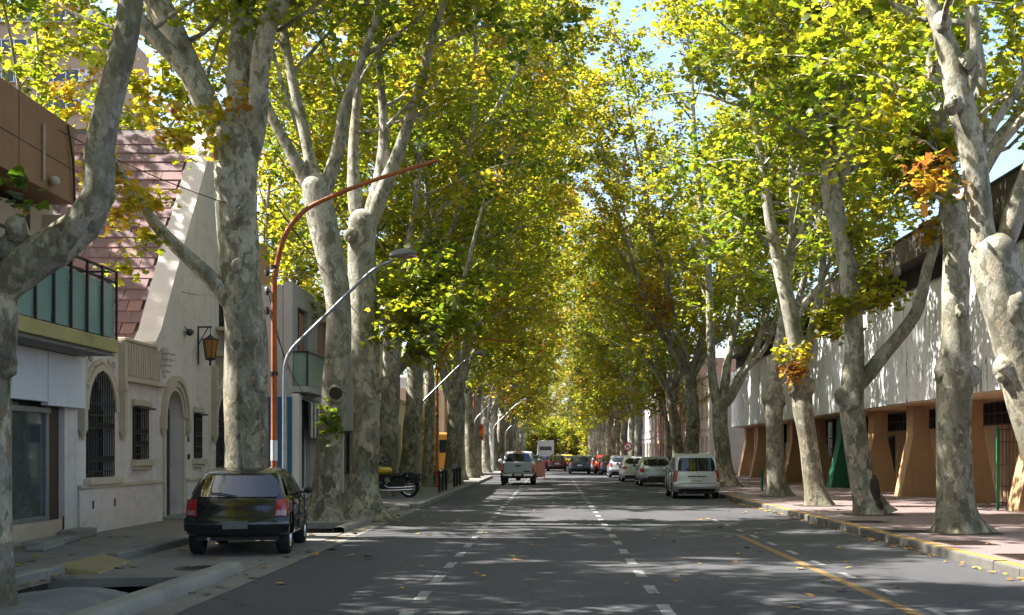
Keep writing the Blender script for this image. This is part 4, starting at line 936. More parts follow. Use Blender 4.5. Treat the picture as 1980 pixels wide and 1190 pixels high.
for k, (c_, hw) in enumerate(((18.4, 1.15), (20.95, 1.15))):
    n_ = 14; P = [(c_-hw,3.8),(c_+hw,3.8)] + [(c_+hw*math.cos(math.pi*i/n_), 5.0+1.0*math.sin(math.pi*i/n_)) for i in range(n_+1)]
    part(MB().prism(P, 0, -9.33, -9.2), 'curved_panel', M['cream'], A)
m = MB(); m.box(-9.3, -8.05, 4, 23.05, 3.56, 3.80); SL = part(m, 'balcony_slab', M['slab'], A, bevel=.012)
part(MB().box(-9.3, -8.15, 4, 23.0, 3.50, 3.558), 'slab_soffit', M['concrete_light'], SL)
m = MB()
for z in (5.06, 4.86): m.box(-8.13, -8.09, 4, 23.0, z-.02, z+.02); m.box(-9.3, -8.13, 22.96, 23.0, z-.02, z+.02)
part(m, 'balcony_rail', M['black'], A)
bys = [23.0-.02 - .72*k for k in range(24)]
bme = MB().box(-.018,.018,-.022,.022,0,1.36).mesh('balcony_post', M['black']); gme = MB().box(-.006,.006,-.33,.33,0,.98).mesh('balcony_glass', M['frost'])
for k, yy in enumerate(bys):
    if yy < 15: break
    inst('balcony_post', bme, A, (-8.07, yy, 3.70)); inst('balcony_glass', gme, A, (-8.11, yy-.36, 3.83))
gme2 = MB().box(-.5,.5,-.006,.006,0,.98).mesh('balcony_end_glass', M['frost']); inst('balcony_glass', gme2, A, (-8.68, 22.95, 3.83)); inst('balcony_post', bme, A, (-9.2, 22.98, 3.7))
part(MB().box(-8.6, -8.3, 20.9, 21.2, 3.81, 4.05), 'blue_crate', M['bluecloth'], A)
for k, (y0, y1, z0) in enumerate(((17.8,19.6,2.62),(19.64,21.6,2.60),(21.64,23.36,2.54))):
    part(MB().box(-8.92, -8.78, y0, y1, z0, 3.49), 'sign_board', M['signwhite'], A, bevel=.008)
m = MB(); m.box(-9.14, -9.11, 4, 22.3, .5, 2.75); SG = part(m, 'shop_window', M['shopglass'], A)
m = MB()
for yy in (17.0, 18.6, 20.75, 22.28): m.box(-9.11, -9.05, yy-.05, yy+.05, .5, 2.75)
m.box(-9.108,-9.02,4,22.34,2.42,2.52); m.box(-9.109,-9.04,4,22.34,.5,.58)
part(m, 'window_frame', M['grey_metal'], SG, bevel=.008)
part(MB().box(-9.3,-9.06,22.34,22.78,.5,2.95), 'brown_reveal', M['darkbrown'], A)
part(MB().blob((-8.5, 21.2, 6.35), .09, .11, .09, 3, .03, 12), 'fascia_lamp', M['trim'], A, smooth=True)
part(MB().box(-8.97,-8.955,22.75,22.86,.3,.55), 'vent', M['black'], A)
# loose stone slabs against the shop front
rs = random.Random(3)
for k, (x, y, a, l, w_, h_) in enumerate(((-8.55,21.2,.05,1.7,.42,.1),(-8.75,22.9,-.04,.9,.35,.16),(-8.25,20.2,.12,1.2,.3,.07))):
    m = MB(); m.box(-w_/2,w_/2,-l/2,l/2,0,h_); o = m.build('stone_slab', M['concrete_light'], bevel=.02); o.location = (x,y,.15); o.rotation_euler = (0,0,a); WL[o.name] = (x,y,.15)
    tag(o, ('long loose stone slab lying before the shop window', 'thick loose stone block below the pointed window of the white house', 'thin broken stone slab on the pavement nearest the left edge')[k], 'stone slab', 'loose stone slabs on the left pavement')

# ---- grey and blue building with the striped awning ------------------------------------------
Cb = thing('grey_blue_building', (-11, 45, .15), 'grey two-storey building with blue side wall and striped awning past the white house', 'building')
CX = -8.35
m = MB(); m.wall([(39.9,0),(56,0),(56,7.2),(39.9,7.2)], [rect(40.7,42.5,4.2,6.5), rect(44.2,46.2,4.2,6.5), rect(40.9,42.8,.16,2.5), rect(49,52,.8,2.6)], 0, CX, -.3); m.box(CX-.32,-13,39.9,56,0,7.1); part(m, 'wall', M['greywall'], Cb)
part(MB().box(-9.7, CX-.01, 39.82, 39.89, .15, 3.5), 'blue_wall', M['bluewall'], Cb); part(MB().box(CX-.02, CX+.22, 39.84, 40.3, .14, 3.6), 'column', M['white'], Cb, bevel=.02)
part(MB().box(CX-.28,CX-.9,40.9,42.8,.16,2.5), 'door', M['shopglass'], Cb); m = MB(); m.box(CX-.2,CX-.15,40.9,41.0,.16,2.5); m.box(CX-.2,CX-.15,42.7,42.8,.16,2.5); m.box(CX-.2,CX-.15,41.8,41.9,.16,2.5); m.box(CX-.19,CX-.14,40.9,42.8,.16,.5); part(m, 'door_frame', M['white'], Cb)
for (a0, a1, b0, b1) in ((40.7,42.5,4.2,6.5),(44.2,46.2,4.2,6.5),(49,52,.8,2.6)):
    W = part(MB().box(CX-.22,CX-.2,a0,a1,b0,b1), 'window', M['winglass'], Cb); m = MB()
    for a in (a0+.05,(a0+a1)/2,a1-.05): m.box(CX-.2,CX-.15,a-.05,a+.05,b0,b1)
    for b in (b0+.05,b1-.05): m.box(CX-.198,CX-.148,a0,a1,b-.05,b+.05)
    part(m, 'window_frame', M['darkbrown'], W); part(MB().box(CX-.02,CX+.1,a0-.1,a1+.1,b0-.12,b0), 'window_sill', M['concrete_light'], W)
    if b0 > 3: part(MB().box(CX-.19,CX-.14,a0+.9,a1-.1,b0+.1,b1-.1), 'shutter', M['brick'], W)
part(MB().box(CX, CX+.5, 39.9, 43.6, 3.66, 3.86), 'balcony_slab', M['greywall'], Cb)
for y0 in (39.95, 41.75): part(MB().box(CX+.46,CX+.475,y0,y0+1.76,3.88,4.92), 'balcony_glass', M['frost'], Cb)
part(MB().box(CX+.02,CX+.45,39.93,39.945,3.88,4.92), 'balcony_glass', M['frost'], Cb)
m = MB(); m.box(CX+.44,CX+.5,39.9,43.6,4.92,4.98); m.box(CX,CX+.5,39.9,39.95,4.92,4.98); m.box(CX+.44,CX+.5,39.88,39.94,3.86,4.92); m.box(CX+.44,CX+.5,43.54,43.6,3.86,4.92); part(m, 'balcony_rail', M['black'], Cb)
part(MB().box(CX-.05, CX+.25, 47.9, 48.3, .15, 7.0), 'white_pier', M['white'], Cb)
# awning of single stripes
AW = part(MB().box(CX, CX+.05, 40.35, 45.2, 3.40, 3.52), 'awning', M['black'], Cb)
for k in range(16):
    a = 40.35 + .3*k; m = MB(); m.hexa([(CX+.06,a,3.48),(CX+.06,a+.296,3.48),(CX+.42,a+.296,3.32),(CX+.42,a,3.32)], [(CX+.06,a,3.51),(CX+.06,a+.296,3.51),(CX+.45,a+.296,3.35),(CX+.45,a,3.35)]); m.box(CX+.42,CX+.45,a,a+.296,2.2,3.34)
    part(m, 'awning_stripe', M['black' if k % 2 == 0 else 'striped_white'], AW)
part(MB().box(CX+.52, CX+.55, 42.9, 44.4, 4.3, 5.2), 'hanging_cloth', M['bluecloth'], Cb)
BB = thing('brick_building', (-15, 48, 0), 'tall bare brick building rising behind the grey and blue one', 'building')
m = MB(); m.box(-22, -13.2, 47, 58, 0, 11.2); part(m, 'wall', M['brick'], BB)
m = MB()
for k in range(6): m.box(-13.24, -13.2, 47+2*k, 47.05+2*k, 11.2, 12.2)
for z in (11.6, 12.15): m.box(-13.24,-13.2,47,58,z,z+.05); m.box(-22,-13.2,47.0,47.04,z,z+.05)
part(m, 'roof_railing', M['black'], BB)

# ---- generic street buildings farther along ---------------------------------------------------
def block(name, label, xf, side, y0, y1, h, wall, floors, bay, shop=True, parapet=True, mats_=('winglass','white'), deep=11):
    """street building whose front stands on x = xf; side = +1 when the front looks to +X"""
    o = thing(name, (xf - side*4, (y0+y1)/2, .15), label, 'building'); dep = -.3*side
    holes = []; fh = (h-.6)/floors; n_ = max(1, int((y1-y0)/bay))
    for f in range(floors):
        for k in range(n_):
            a = y0 + (y1-y0)*(k+.5)/n_; wd = bay*(.62 if (f == 0 and shop) else .42); b0 = fh*f + (.2 if (f == 0 and shop) else .95); b1 = fh*f + fh*.84
            holes.append((a-wd/2, a+wd/2, b0, b1))
    m = MB(); m.wall([(y0,0),(y1,0),(y1,h),(y0,h)], [rect(*q) for q in holes], 0, xf, dep); m.box(xf+dep*1.05, xf-side*deep, y0, y1, 0, h-.1); part(m, 'wall', M[wall], o)
    wm = {}
    for q in holes:
        k = (round(q[1]-q[0],3), round(q[3]-q[2],3))
        if k not in wm:
            w2, hh = k[0]/2, k[1]; g_ = MB().box(-.01,.01,-w2,w2,0,hh); f_ = MB()
            for a in (-w2+.04, 0, w2-.04): f_.box(-.03,.03,a-.04,a+.04,0,hh)
            for b in (.04, hh-.04): f_.box(-.028,.028,-w2,w2,b-.04,b+.04)
            s_ = MB().box(-.1,.1,-w2-.08,w2+.08,-.1,0)
            wm[k] = (g_.mesh('window', M[mats_[0]]), f_.mesh('frame', M[mats_[1]]), s_.mesh('sill', M['concrete_light']))
        a = (q[0]+q[1])/2; W = inst('window', wm[k][0], o, (xf+dep*.7, a, q[2])); inst('frame', wm[k][1], W, (xf+dep*.55, a, q[2]))
        if q[2] > .5: inst('sill', wm[k][2], W, (xf+side*.04, a, q[2]))
    if parapet: part(MB().box(xf-side*.32, xf+side*.12, y0, y1, h, h+.22), 'cornice', M['concrete_light'], o)
    for f in range(1, floors): part(MB().box(xf, xf+side*.06, y0, y1, fh*f-.08, fh*f+.08), 'string_course', M['concrete_light'], o)
    return o
block('street_building', 'white two-storey building behind the motorcycle on the left', -9.0, 1, 56.2, 68, 7.5, 'stucco', 2, 2.6, deep=2.8)
block('street_building', 'cream single-storey shop behind the v-forked tree on the left', -9.0, 1, 68.2, 83.5, 4.6, 'cream', 1, 3.0)
block('street_building', 'salmon two-storey building beyond the cross street on the left', -9.4, 1, 108, 135, 7.4, 'pinkwall', 2, 3.4)
block('street_building', 'grey three-storey building far along the left side', -9.4, 1, 135.3, 175, 10, 'greywall', 3, 3.6)
block('street_building', 'cream two-storey building farthest along the left side', -9.4, 1, 176, 260, 7.5, 'cream', 2, 4.5)
block('street_building', 'beige two-storey building with windows past the white cladding on the right', 12.0, -1, 95, 112, 7.6, 'hay', 2, 2.8)
block('street_building', 'brick-red three-storey building far along the right side', 12.2, -1, 112.4, 145, 10.4, 'brick', 3, 3.4)
block('street_building', 'pale two-storey building farthest along the right side', 12.0, -1, 146, 260, 7.4, 'stucco', 2, 4.5)
# mural wall with its low painted bench wall
MW = thing('mural_wall', (-8.2, 80, .15), 'tall mural wall painted yellow, green and brown between the left trunks', 'wall')
part(MB().box(-8.98, -7.3, 79.8, 80.1, .1, 5.4), 'wall', M['mural'], MW); part(MB().box(-9.0,-7.27,79.75,80.15,5.4,5.55), 'wall_cap', M['concrete_light'], MW)
BW = thing('painted_bench_wall', (-6.5, 71, .15), 'low wall painted red and blue bands behind the black bollards', 'wall')
for k, (z0, z1, mt) in enumerate(((.15,.30,'concrete'),(.30,.48,'greenpaint'),(.48,.66,'bluewall'),(.66,.80,'redpaint'),(.80,1.0,'yellowpaint'))): part(MB().box(-8.3,-5.5,60.0-.01*k,60.3,z0,z1), 'painted_band', M[mt], BW)
# ---- apartment tower far behind on the left -----------------------------------------------------
AT = thing('apartment_tower', (-52, 128, 0), 'tall salmon and white apartment tower seen through leaves above the balcony shop', 'building')
m = MB(); m.box(-62, -44.2, 120, 136, 0, 45); part(m, 'wall', M['pinkwall'], AT)
bm_ = MB().box(-8.6, 0, -.25, 0, 0, 1.15).mesh('white_band', M['white']); wmw = MB().box(-1.9,1.9,-.05,.05,0,1.25).mesh('window', M['winglass']); fm_ = MB()
for a in (-1.88,-.6,.6,1.88): fm_.box(a-.05,a+.05,-.09,-.05,0,1.25)
for b in (0,1.19): fm_.box(-1.9,1.9,-.088,-.052,b,b+.06)
fm_ = fm_.mesh('frame', M['white']); acm = MB().box(-.45,.45,-.35,0,0,.6).mesh('air_conditioner', M['white'])
for f in range(15):
    z = 1.2+2.9*f; inst('white_band', bm_, AT, (-44.4-.0, 120, z+1.45)); inst('white_band', bm_, AT, (-53.2, 120, z+1.45))
    for a in (-47.5, -52.5, -58):
        W = inst('window', wmw, AT, (a, 119.70, z+1.42)); inst('frame', fm_, W, (a, 119.70, z+1.42))
    if f % 2: inst('air_conditioner', acm, AT, (-50.2, 119.75, z+1.45))
# ---- long building on the right with the white cladding -----------------------------------------
RB = thing('clad_building', (15, 56, .15), 'long right-hand building with white cladding band over tan tapered pillars', 'building')
PX = 12.0
part(MB().box(PX+.2, 30, 22, 82.5, 3.42, 8.0), 'upper_body', M['interior'], RB)
part(MB().box(15.0, 30, 22, 82.5, .1, 3.42), 'ground_floor_body', M['tan'], RB)
part(MB().box(PX+.02, 15.0, 22, 82.5, 3.34, 3.415), 'soffit', M['tan_light'], RB)
pm = []
for v in range(3):
    rs = random.Random(40+v); m = MB(); m.box(-.05,.05,-.612,.612,0,3.66); pm.append(m.mesh('cladding_panel', M['panel']))
rs = random.Random(8); y = 22.0; k = 0
while y < 82.4:
    inst('cladding_panel', pm[k % 3], RB, (PX + rs.uniform(-.012,.012), y+.62, 3.40 + rs.uniform(-.012,.012)), (0, rs.uniform(-.004,.004), rs.uniform(-.01,.01))); y += 1.24; k += 1
part(MB().box(PX-.07, PX+.1, 22, 82.5, 7.06, 7.12), 'flashing', M['grey_metal'], RB)
me = MB().box(-.15,.15,-.12,.12,0,.85).mesh('roof_post', M['interior'])
for k in range(20): inst('roof_post', me, RB, (PX+.5, 23+3.1*k, 7.1))
part(MB().box(PX-.45, 30, 22, 82.5, 7.92, 8.74), 'roof_fascia', M['upperfascia'], RB); part(MB().box(PX-.5,30,22,82.5,8.74,8.8), 'roof_edge', M['black'], RB)
# tapered pillars, flared at the foot
for k, Y in enumerate((27.7, 33.2, 38.7, 44.2, 49.6, 55.2, 60.7, 66.2, 71.7, 77.2, 82.0)):
    mt = M['greenpaint'] if k == 5 else M['tan']; m = MB(); th = .42
    def sec(x0, x1, z): return [(x0,Y-th,z),(x1,Y-th,z),(x1,Y+th,z),(x0,Y+th,z)]
    m.hexa(sec(12.28,13.75,.1), sec(12.30,13.7,.28)); m.hexa(sec(12.30,13.7,.28), sec(12.72,13.3,2.3)); m.hexa(sec(12.72,13.3,2.3), sec(12.72,13.3,3.34))
    part(m, 'pillar', mt, RB, bevel=.02)
# recessed shop fronts between the pillars
cor = MB()
for k in range(98):
    y = 25.2 + .32*k; cor.prism([(14.5,y),(14.5,y+.32),(14.42,y+.28),(14.34,y+.22),(14.34,y+.10),(14.42,y+.04)], 2, .15, 2.62)
part(cor, 'corrugated_front', M['tan_light'], RB)
gr = MB()
for k in range(57): gr.box(14.26,14.30,25+.55*k,25.04+.55*k,2.62,3.34)
for z in (2.62,2.98,3.32): gr.box(14.25,14.31,25,56.6,z-.02,z+.02)
part(gr, 'upper_grille', M['black'], RB); part(MB().box(14.32,14.95,25,56.6,2.62,3.34), 'grille_backing', M['interior'], RB)
part(MB().box(14.3,14.32,52.0,53.0,.16,2.3), 'doorway', M['interior'], RB); m = MB(); m.box(14.26,14.3,51.9,52.0,.16,2.4); m.box(14.26,14.3,53.0,53.1,.16,2.4); m.box(14.26,14.3,51.9,53.1,2.3,2.4); part(m, 'door_frame', M['black'], RB)
part(MB().box(13.6,13.64,57.0,64.6,.15,3.34), 'dark_glass_front', M['glass'], RB); m = MB()
for k in range(6): m.box(13.54,13.6,57.0+1.5*k,57.08+1.5*k,.15,3.34)
for z in (.2,1.2,2.4,3.3): m.box(13.55,13.59,57,64.6,z-.03,z+.03)
part(m, 'front_frame', M['black'], RB)
part(MB().box(13.4,13.5,64.7,82.4,.15,2.3), 'white_front', M['signwhite'], RB); part(MB().box(13.5,13.6,64.7,82.4,2.3,3.34), 'dark_transom', M['interior'], RB)
for k in range(8): part(MB().box(13.25,13.38,65+2.3*k,65.5+2.3*k,.15,3.34), 'front_pier', M['tan_light' if k % 2 else 'tan'], RB)
# wire gate at the right edge
GT = thing('wire_gate', (12.3, 33.6, .15), 'dark green wire mesh gate standing open at the right frame edge', 'gate')
m = MB()
for x in (12.05, 13.3): m.box(x-.03,x+.03,33.57,33.63,.15,2.4)
part(m, 'gate_post', M['greenpaint'], GT); m = MB()
for k in range(13): m.box(12.1+.095*k-.008,12.1+.095*k+.008,33.592,33.608,.2,2.35)
for z in (.22,.8,1.4,2.0,2.34): m.box(12.05,13.3,33.59,33.61,z-.012,z+.012)
part(m, 'gate_wires', M['black'], GT)
# ================================================================== VEHICLES
def lerp(a, b, t): return a + (b-a)*t
def offset_poly(P, d):
    n = len(P); out = []
    for i in range(n):
        p0, p, p1 = Vector(P[i-1]), Vector(P[i]), Vector(P[(i+1) % n]); a = (p-p0).normalized(); b = (p1-p).normalized()
        q = Vector((-a.y, a.x)) + Vector((-b.y, b.x)); q = q.normalized() if q.length > 1e-6 else Vector((-a.y, a.x)); k = max(.6, q.dot(Vector((-a.y, a.x)))); out.append(tuple(p + q*d/k))
    return out
def sweep(m, outline, wfun, bow, yc, r_, L):
    """outline (y,z) counter-clockwise seen from +x, carried across the width with rounded shoulders"""
    cols = [(-1,1.0),(-.985,.5),(-.95,.18),(-.86,.03),(-.5,0),(0,0),(.5,0),(.86,.03),(.95,.18),(.985,.5),(1,1.0)]
    rings = []
    for u, ins in cols:
        P = offset_poly(outline, r_*ins) if ins else outline
        rings.append([(u*wfun(z), bowf(y, u, bow, L), z) for y, z in P])
    n = len(outline); vs = [p for rg in rings for p in rg]
    fs = [(j*n+i, j*n+(i+1) % n, (j+1)*n+(i+1) % n, (j+1)*n+i) for j in range(len(cols)-1) for i in range(n)]
    fs += [tuple(range(n-1, -1, -1)), tuple((len(cols)-1)*n + i for i in range(n))]
    m.add(vs, fs)
def bowf(y, u, bow, L):
    k = abs(u)**2.6; t = y/L
    return y + bow*k*(1-min(1, t*2.2))**1 - bow*1.8*k*max(0, (t-.6)/.4) if t < 1.2 else y

def car(sp):
    """sp: see CARS. Car points to +Y, its rear bumper at y = 0; root on the ground under the rear axle centre line"""
    X, Y, rz = sp['at']; L, W, H = sp['L'], sp['W'], sp['H']; zb = sp.get('belt', .95); wr = sp.get('wr', .31); clr = sp.get('clr', .2)
    yr = sp.get('ro', .75); yf = yr + sp.get('wb', 2.5); paint = M[sp['paint']]; typ = sp['type']
    root = thing(sp['name'], (0,0,0), sp['label'], sp.get('cat', 'car'), sp.get('group'))
    ra = wr + .06; bow = sp.get('bow', .13)
    def arc(yc, n=9): return [(yc + ra*math.cos(math.pi*i/(n-1)), max(clr+.02, wr + ra*math.sin(math.pi*i/(n-1)) - .02)) for i in range(n)]
    # rear face (y as a function of z), from the bumper to the belt
    tg = sp.get('tail', [(clr+.05,.10),(clr+.16,.03),(.46,.0),(.58,.02),(.62,.055),(.80,.07),(zb-.06,.10),(zb,.13)])
    hood = sp.get('hood', .80)
    lower = [(y, z) for z, y in tg[::-1]]                      # down the tail
    lower += [(yr-ra-.02, clr+.02)] + arc(yr)[::-1] + [(yr+ra+.02, clr)] + [(yf-ra-.02, clr)] + arc(yf)[::-1] + [(yf+ra+.05, clr), (L-.08, clr), (L, .38), (L, .56), (L-.10, hood-.08), (L-.35, hood)]
    lower += [(L-1.05 if typ != 'van' else L-.85, zb-.02)]
    if typ == 'sedan': lower += [(.62, zb+.02), (.25, zb+.02)]
    wl = lambda z: W/2*(1 - .10*max(0, (z-.62)/.5)**2 - .12*max(0, (.5-z)/.4)**2)
    m = MB(); sweep(m, lower, wl, bow, L/2, .055, L); m.build('body', paint, root, smooth=True, ang=38)
    def ytail(z):
        zs = [a for a, b in tg]; ys = [b for a, b in tg]; return float(np.interp(z, zs, ys))
    # cabin
    cb = sp['cabin']; zr = H; wtop = sp.get('wtop', .80); wb_ = wl(zb)
    wc = lambda z: lerp(wb_*1.0, wb_*wtop, min(1, max(0, (z-zb)/(H-zb)))**1.15)
    top = [(y, z) for y, z in cb]                               # from tail base up over roof to cowl
    cab = top[::-1]; cab = cab[::-1]
    outline = [top[0]] + [(top[0][0], zb-.10), (top[-1][0], zb-.10)] + top[:0:-1]
    m = MB(); sweep(m, outline, wc, bow, L/2, .07, L); m.build('cabin', paint, root, smooth=True, ang=38)
    # rear window on the cabin back (between cabin points 0 and 1)
    (ya, za), (yb, zb2) = cb[0], cb[1]; f0, f1, hw = sp.get('rw', (.12, .90, .86))
    n2 = Vector((-(zb2-za), (yb-ya))).normalized(); n2 = n2 if n2.x < 0 else -n2
    def rw(u, v):
        t = lerp(f0, f1, v); y = lerp(ya, yb, t); z = lerp(za, zb2, t); e = 1 - .10*abs(2*v-1)**5 - sp.get('rwround', 0)*(abs(2*v-1)**2.2)
        uu = u*hw*e; return (uu*wc(z), bowf(y, uu, bow, L) + n2.x*.010, z + n2.y*.010)
    us = [i/8*2-1 for i in range(9)]; vs = [i/5 for i in range(6)]
    RW = MB().grid(rw, us, vs).build('rear_window', M['glass'], root, smooth=True)
    if sp.get('fine'):
        m = MB(); bl = [rw(0, 0), rw(-.35, .12), rw(-.62, .16)]; m.tube([(p[0], p[1]-.02, p[2]+.01) for p in bl], .011, 5); m.build('wiper', M['blackplastic'], RW)
    # rear panel pieces laid on the tail
    def tail_patch(name, mat, u0, u1, z0, z1, off, nu=6, nv=4, parent=None, skew=0):
        m = MB()
        def fn(u, v, o=off):
            z = lerp(z0, z1, v); uu = lerp(u0, u1, u) + (skew*(v-.5) * (1 if u0 + u1 > 0 else -1)); k = abs(uu); c = .055*max(0, (k-.9)/.1)**2
            return (uu*wl(z)*(1.0 + (off*.6 if k > .95 else 0)), bowf(ytail(z), uu, bow, L) + c - o, z)
        U = [i/nu for i in range(nu+1)]; V = [i/nv for i in range(nv+1)]
        m.grid(lambda u, v: fn(u, v), U, V)
        for side in (0, 1):
            m.grid(lambda u, v: fn(u, side, lerp(off, -.02, v)), U, [0, 1]); m.grid(lambda v, u: fn(side, v, lerp(off, -.02, u)), V, [0, 1])
        return m.build(name, mat, parent or root, smooth=True, ang=40)
    for s in (-1, 1):
        q = sp['lamp']; a, b = (q[0]*s, q[1]*s)
        T = tail_patch('tail_lamp', M[sp.get('lampmat', 'tail_red')], a, b, q[2], q[3], .014, skew=q[4] if len(q) > 4 else 0)
        if len(q) > 5: tail_patch('reverse_lens', M[q[5]], lerp(a,b,.12), lerp(a,b,.8), lerp(q[2],q[3],.08), lerp(q[2],q[3],.34), .020, parent=T)
    tail_patch('rear_bumper', M[sp.get('bumper', sp['paint'])], -1.0, 1.0, clr+.14, sp.get('bz', .60), .028, 14, 4)
    tail_patch('bumper_valance', M['blackplastic'], -.80, .80, clr+.06, clr+.18, .036, 10, 2)
    if sp.get('seam', 1):
        tail_patch('tailgate_seam', M['blackplastic'], -.80, .80, sp.get('bz', .60)+.012, sp.get('bz', .60)+.026, .004, 10, 1)
    pz = sp.get('plate', .74); m = MB(); yp = ytail(pz); m.box(-.20, .20, yp-.035, yp-.015, pz-.065, pz+.065)
    if sp.get('plate'): m.build('number_plate', M[sp.get('platemat', 'plate')], root)
    if sp.get('platebar'): m = MB(); m.box(-.34,.34,yp-.05,yp-.01,pz+.085,pz+.115); m.build('tailgate_handle', M[sp['platebar']], root)
    if sp.get('fine') and sp.get('badge', True):
        m = MB(); m.lathe([(0,-.010),(.045,-.010),(.05,0),(.05,.02)], (0, ytail(zb-.10)-.014, zb-.10), 1, 14); m.build('badge', M['chrome'], root)
    # side glass
    for s in (-1, 1):
        for (name, poly) in sp['side']:
            m = MB(); m.add([(s*(wc(z)+.012), bowf(y, 1, bow, L), z) for y, z in poly], [tuple(range(len(poly)))[::s]]); m.build('side_window', M['glass'], root)
        ym = sp.get('mirror', L*.60); m = MB(); m.blob((s*(wl(zb)+.13), ym, zb+.06), .085, .05, .065, 2, .05, 10); m.box(s*(wl(zb)-.05), s*(wl(zb)+.1), ym-.015, ym+.015, zb, zb+.04); m.build('wing_mirror', M[sp.get('mirrormat', 'blackplastic')], root, smooth=True)
        m = MB()
        for yd in sp.get('handles', ()): m.box(s*(wl(.82)-.01), s*(wl(.82)+.025), yd-.09, yd+.09, .80, .84)
        if m.v: m.build('door_handle', M['blackplastic'], root)
        m = MB()
        for yd in sp.get('seams', ()): m.box(s*(wl(.6)-.03), s*(wl(.62)+.004), yd-.006, yd+.006, clr+.1, zb-.02)
        if m.v: m.build('door_seam', M['blackplastic'], root)
        if sp.get('strip'): m = MB(); m.box(s*(wl(.55)-.02), s*(wl(.55)+.018), yr+ra+.05, yf-ra-.05, .53, .59); m.build('side_strip', M['blackplastic'], root)
    # front lamps and windscreen
    for s in (-1, 1): m = MB(); m.blob((s*W*.36, L-.13, .64), .17, .1, .09, 1, 0, 12); m.build('headlamp', M['plate'], root, smooth=True)
    (y2, z2), (y3, z3) = cb[-2], cb[-1]
    MB().grid(lambda u, v: (u*.86*wc(lerp(z2,z3,lerp(.08,.9,v))), bowf(lerp(y2,y3,lerp(.08,.9,v)), u*.86, bow, L)+.012, lerp(z2,z3,lerp(.08,.9,v))+.012), us, vs).build('windscreen', M['glass'], root, smooth=True)
    # underside, exhaust
    MB().box(-W*.40, W*.40, .25, L-.3, clr-.02, clr+.25).build('underbody', M['blackplastic'], root)
    MB().tube([(-W*.26,.04,clr+.02),(-W*.26,.6,clr+.02)], .028, 8).build('exhaust', M['grey_metal'], root)
    if sp.get('antenna'): MB().tube([(0, sp['antenna'], H-.02),(0, sp['antenna']-.12, H+.18)], .007, 5).build('antenna', M['blackplastic'], root)
    if sp.get('spoiler'): m = MB(); (y1, z1) = cb[1]; m.grid(lambda u, v: (u*.92*wc(z1), bowf(y1, u, bow, L) - .13*(1-v) + .06*v, z1 + .012 + .02*v), us, [0,.5,1]); m.grid(lambda u, v: (u*.92*wc(z1), bowf(y1, u, bow, L) - .13, z1 + .012 - .03*v), us, [0,1]); m.build('spoiler', paint, root, smooth=True)
    for k in sp.get('extra', ()): k(root, sp, wl, ytail)
    # wheels
    tw = sp.get('tw', .19)
    for yw in (yr, yf):
        for s in (-1, 1):
            c = (s*(W/2-tw/2-.01), yw, wr); h = tw/2
            wh = MB().lathe([(wr*.66,-h*.9),(wr*.9,-h),(wr*.985,-h*.72),(wr,-h*.35),(wr,h*.35),(wr*.985,h*.72),(wr*.9,h),(wr*.66,h*.9)], c, 0, 28).build('wheel', M['rubber'], root, smooth=True, ang=50)
            m = MB(); o_ = s*h*.72; m.lathe([(wr*.66,s*h*.86),(wr*.60,s*h*.6),(wr*.58,0)], c, 0, 24)
            for k in range(5):
                a = 2*math.pi*k/5 + .3; d = (math.cos(a), math.sin(a)); e = (-d[1], d[0]); q = [(d[0]*wr*.1+e[0]*j, d[1]*wr*.1+e[1]*j) for j in (-.045,.045)] + [(d[0]*wr*.63+e[0]*j, d[1]*wr*.63+e[1]*j) for j in (.03,-.03)]
                m.prism([(c[1]+p[0], c[2]+p[1]) for p in q], 0, c[0]+o_-.02*s, c[0]+o_)
            m.lathe([(0,o_+.004*s),(wr*.16,o_+.004*s),(wr*.18,o_-.02*s)], c, 0, 14); m.build('rim', M['alloy'], wh)
            MB().lathe([(0,s*.01),(wr*.58,s*.01)], c, 0, 20).build('brake_disc', M['blackplastic'], wh)
    root.location = (X, Y, sp.get('z', 0)); root.rotation_euler = (0, 0, rz); return root

# --- hatchback, black, nearest
G5 = [('w', [(.42,1.0),(.98,.985),(1.02,1.30),(.66,1.27)]), ('w', [(1.06,.98),(1.98,.965),(1.92,1.345),(1.10,1.31)]), ('w', [(2.06,.96),(2.82,.94),(2.36,1.25),(2.0,1.345)])]
car(dict(name='parked_hatchback', label='black five-door hatchback parked over the ditch slab on the left', at=(-5.15, 20.15, .10), type='hatch', L=3.9, W=1.66, H=1.44, ro=.72, wb=2.46, wr=.31, belt=.95, paint='paint_black', z=.02, tw=.22, tail=[(.33,.14),(.40,.05),(.50,.0),(.60,.015),(.64,.055),(.80,.075),(.89,.11),(.95,.15)],
    cabin=[(.16,.92),(.58,1.34),(.85,1.41),(1.5,1.44),(2.1,1.41),(2.95,.94)], lamp=(.78,1.0,.66,.93,.04,'tail_clear'), rw=(.10,.92,.90), bz=.63, fine=True, antenna=.75, side=G5, mirror=2.65, handles=(1.25,2.2), seams=(1.03,2.02,2.95), strip=True, wtop=.73, clr=.27, plate=.52, platemat='plate_grey', badge=False, seam=1, spoiler=False, bow=.14))
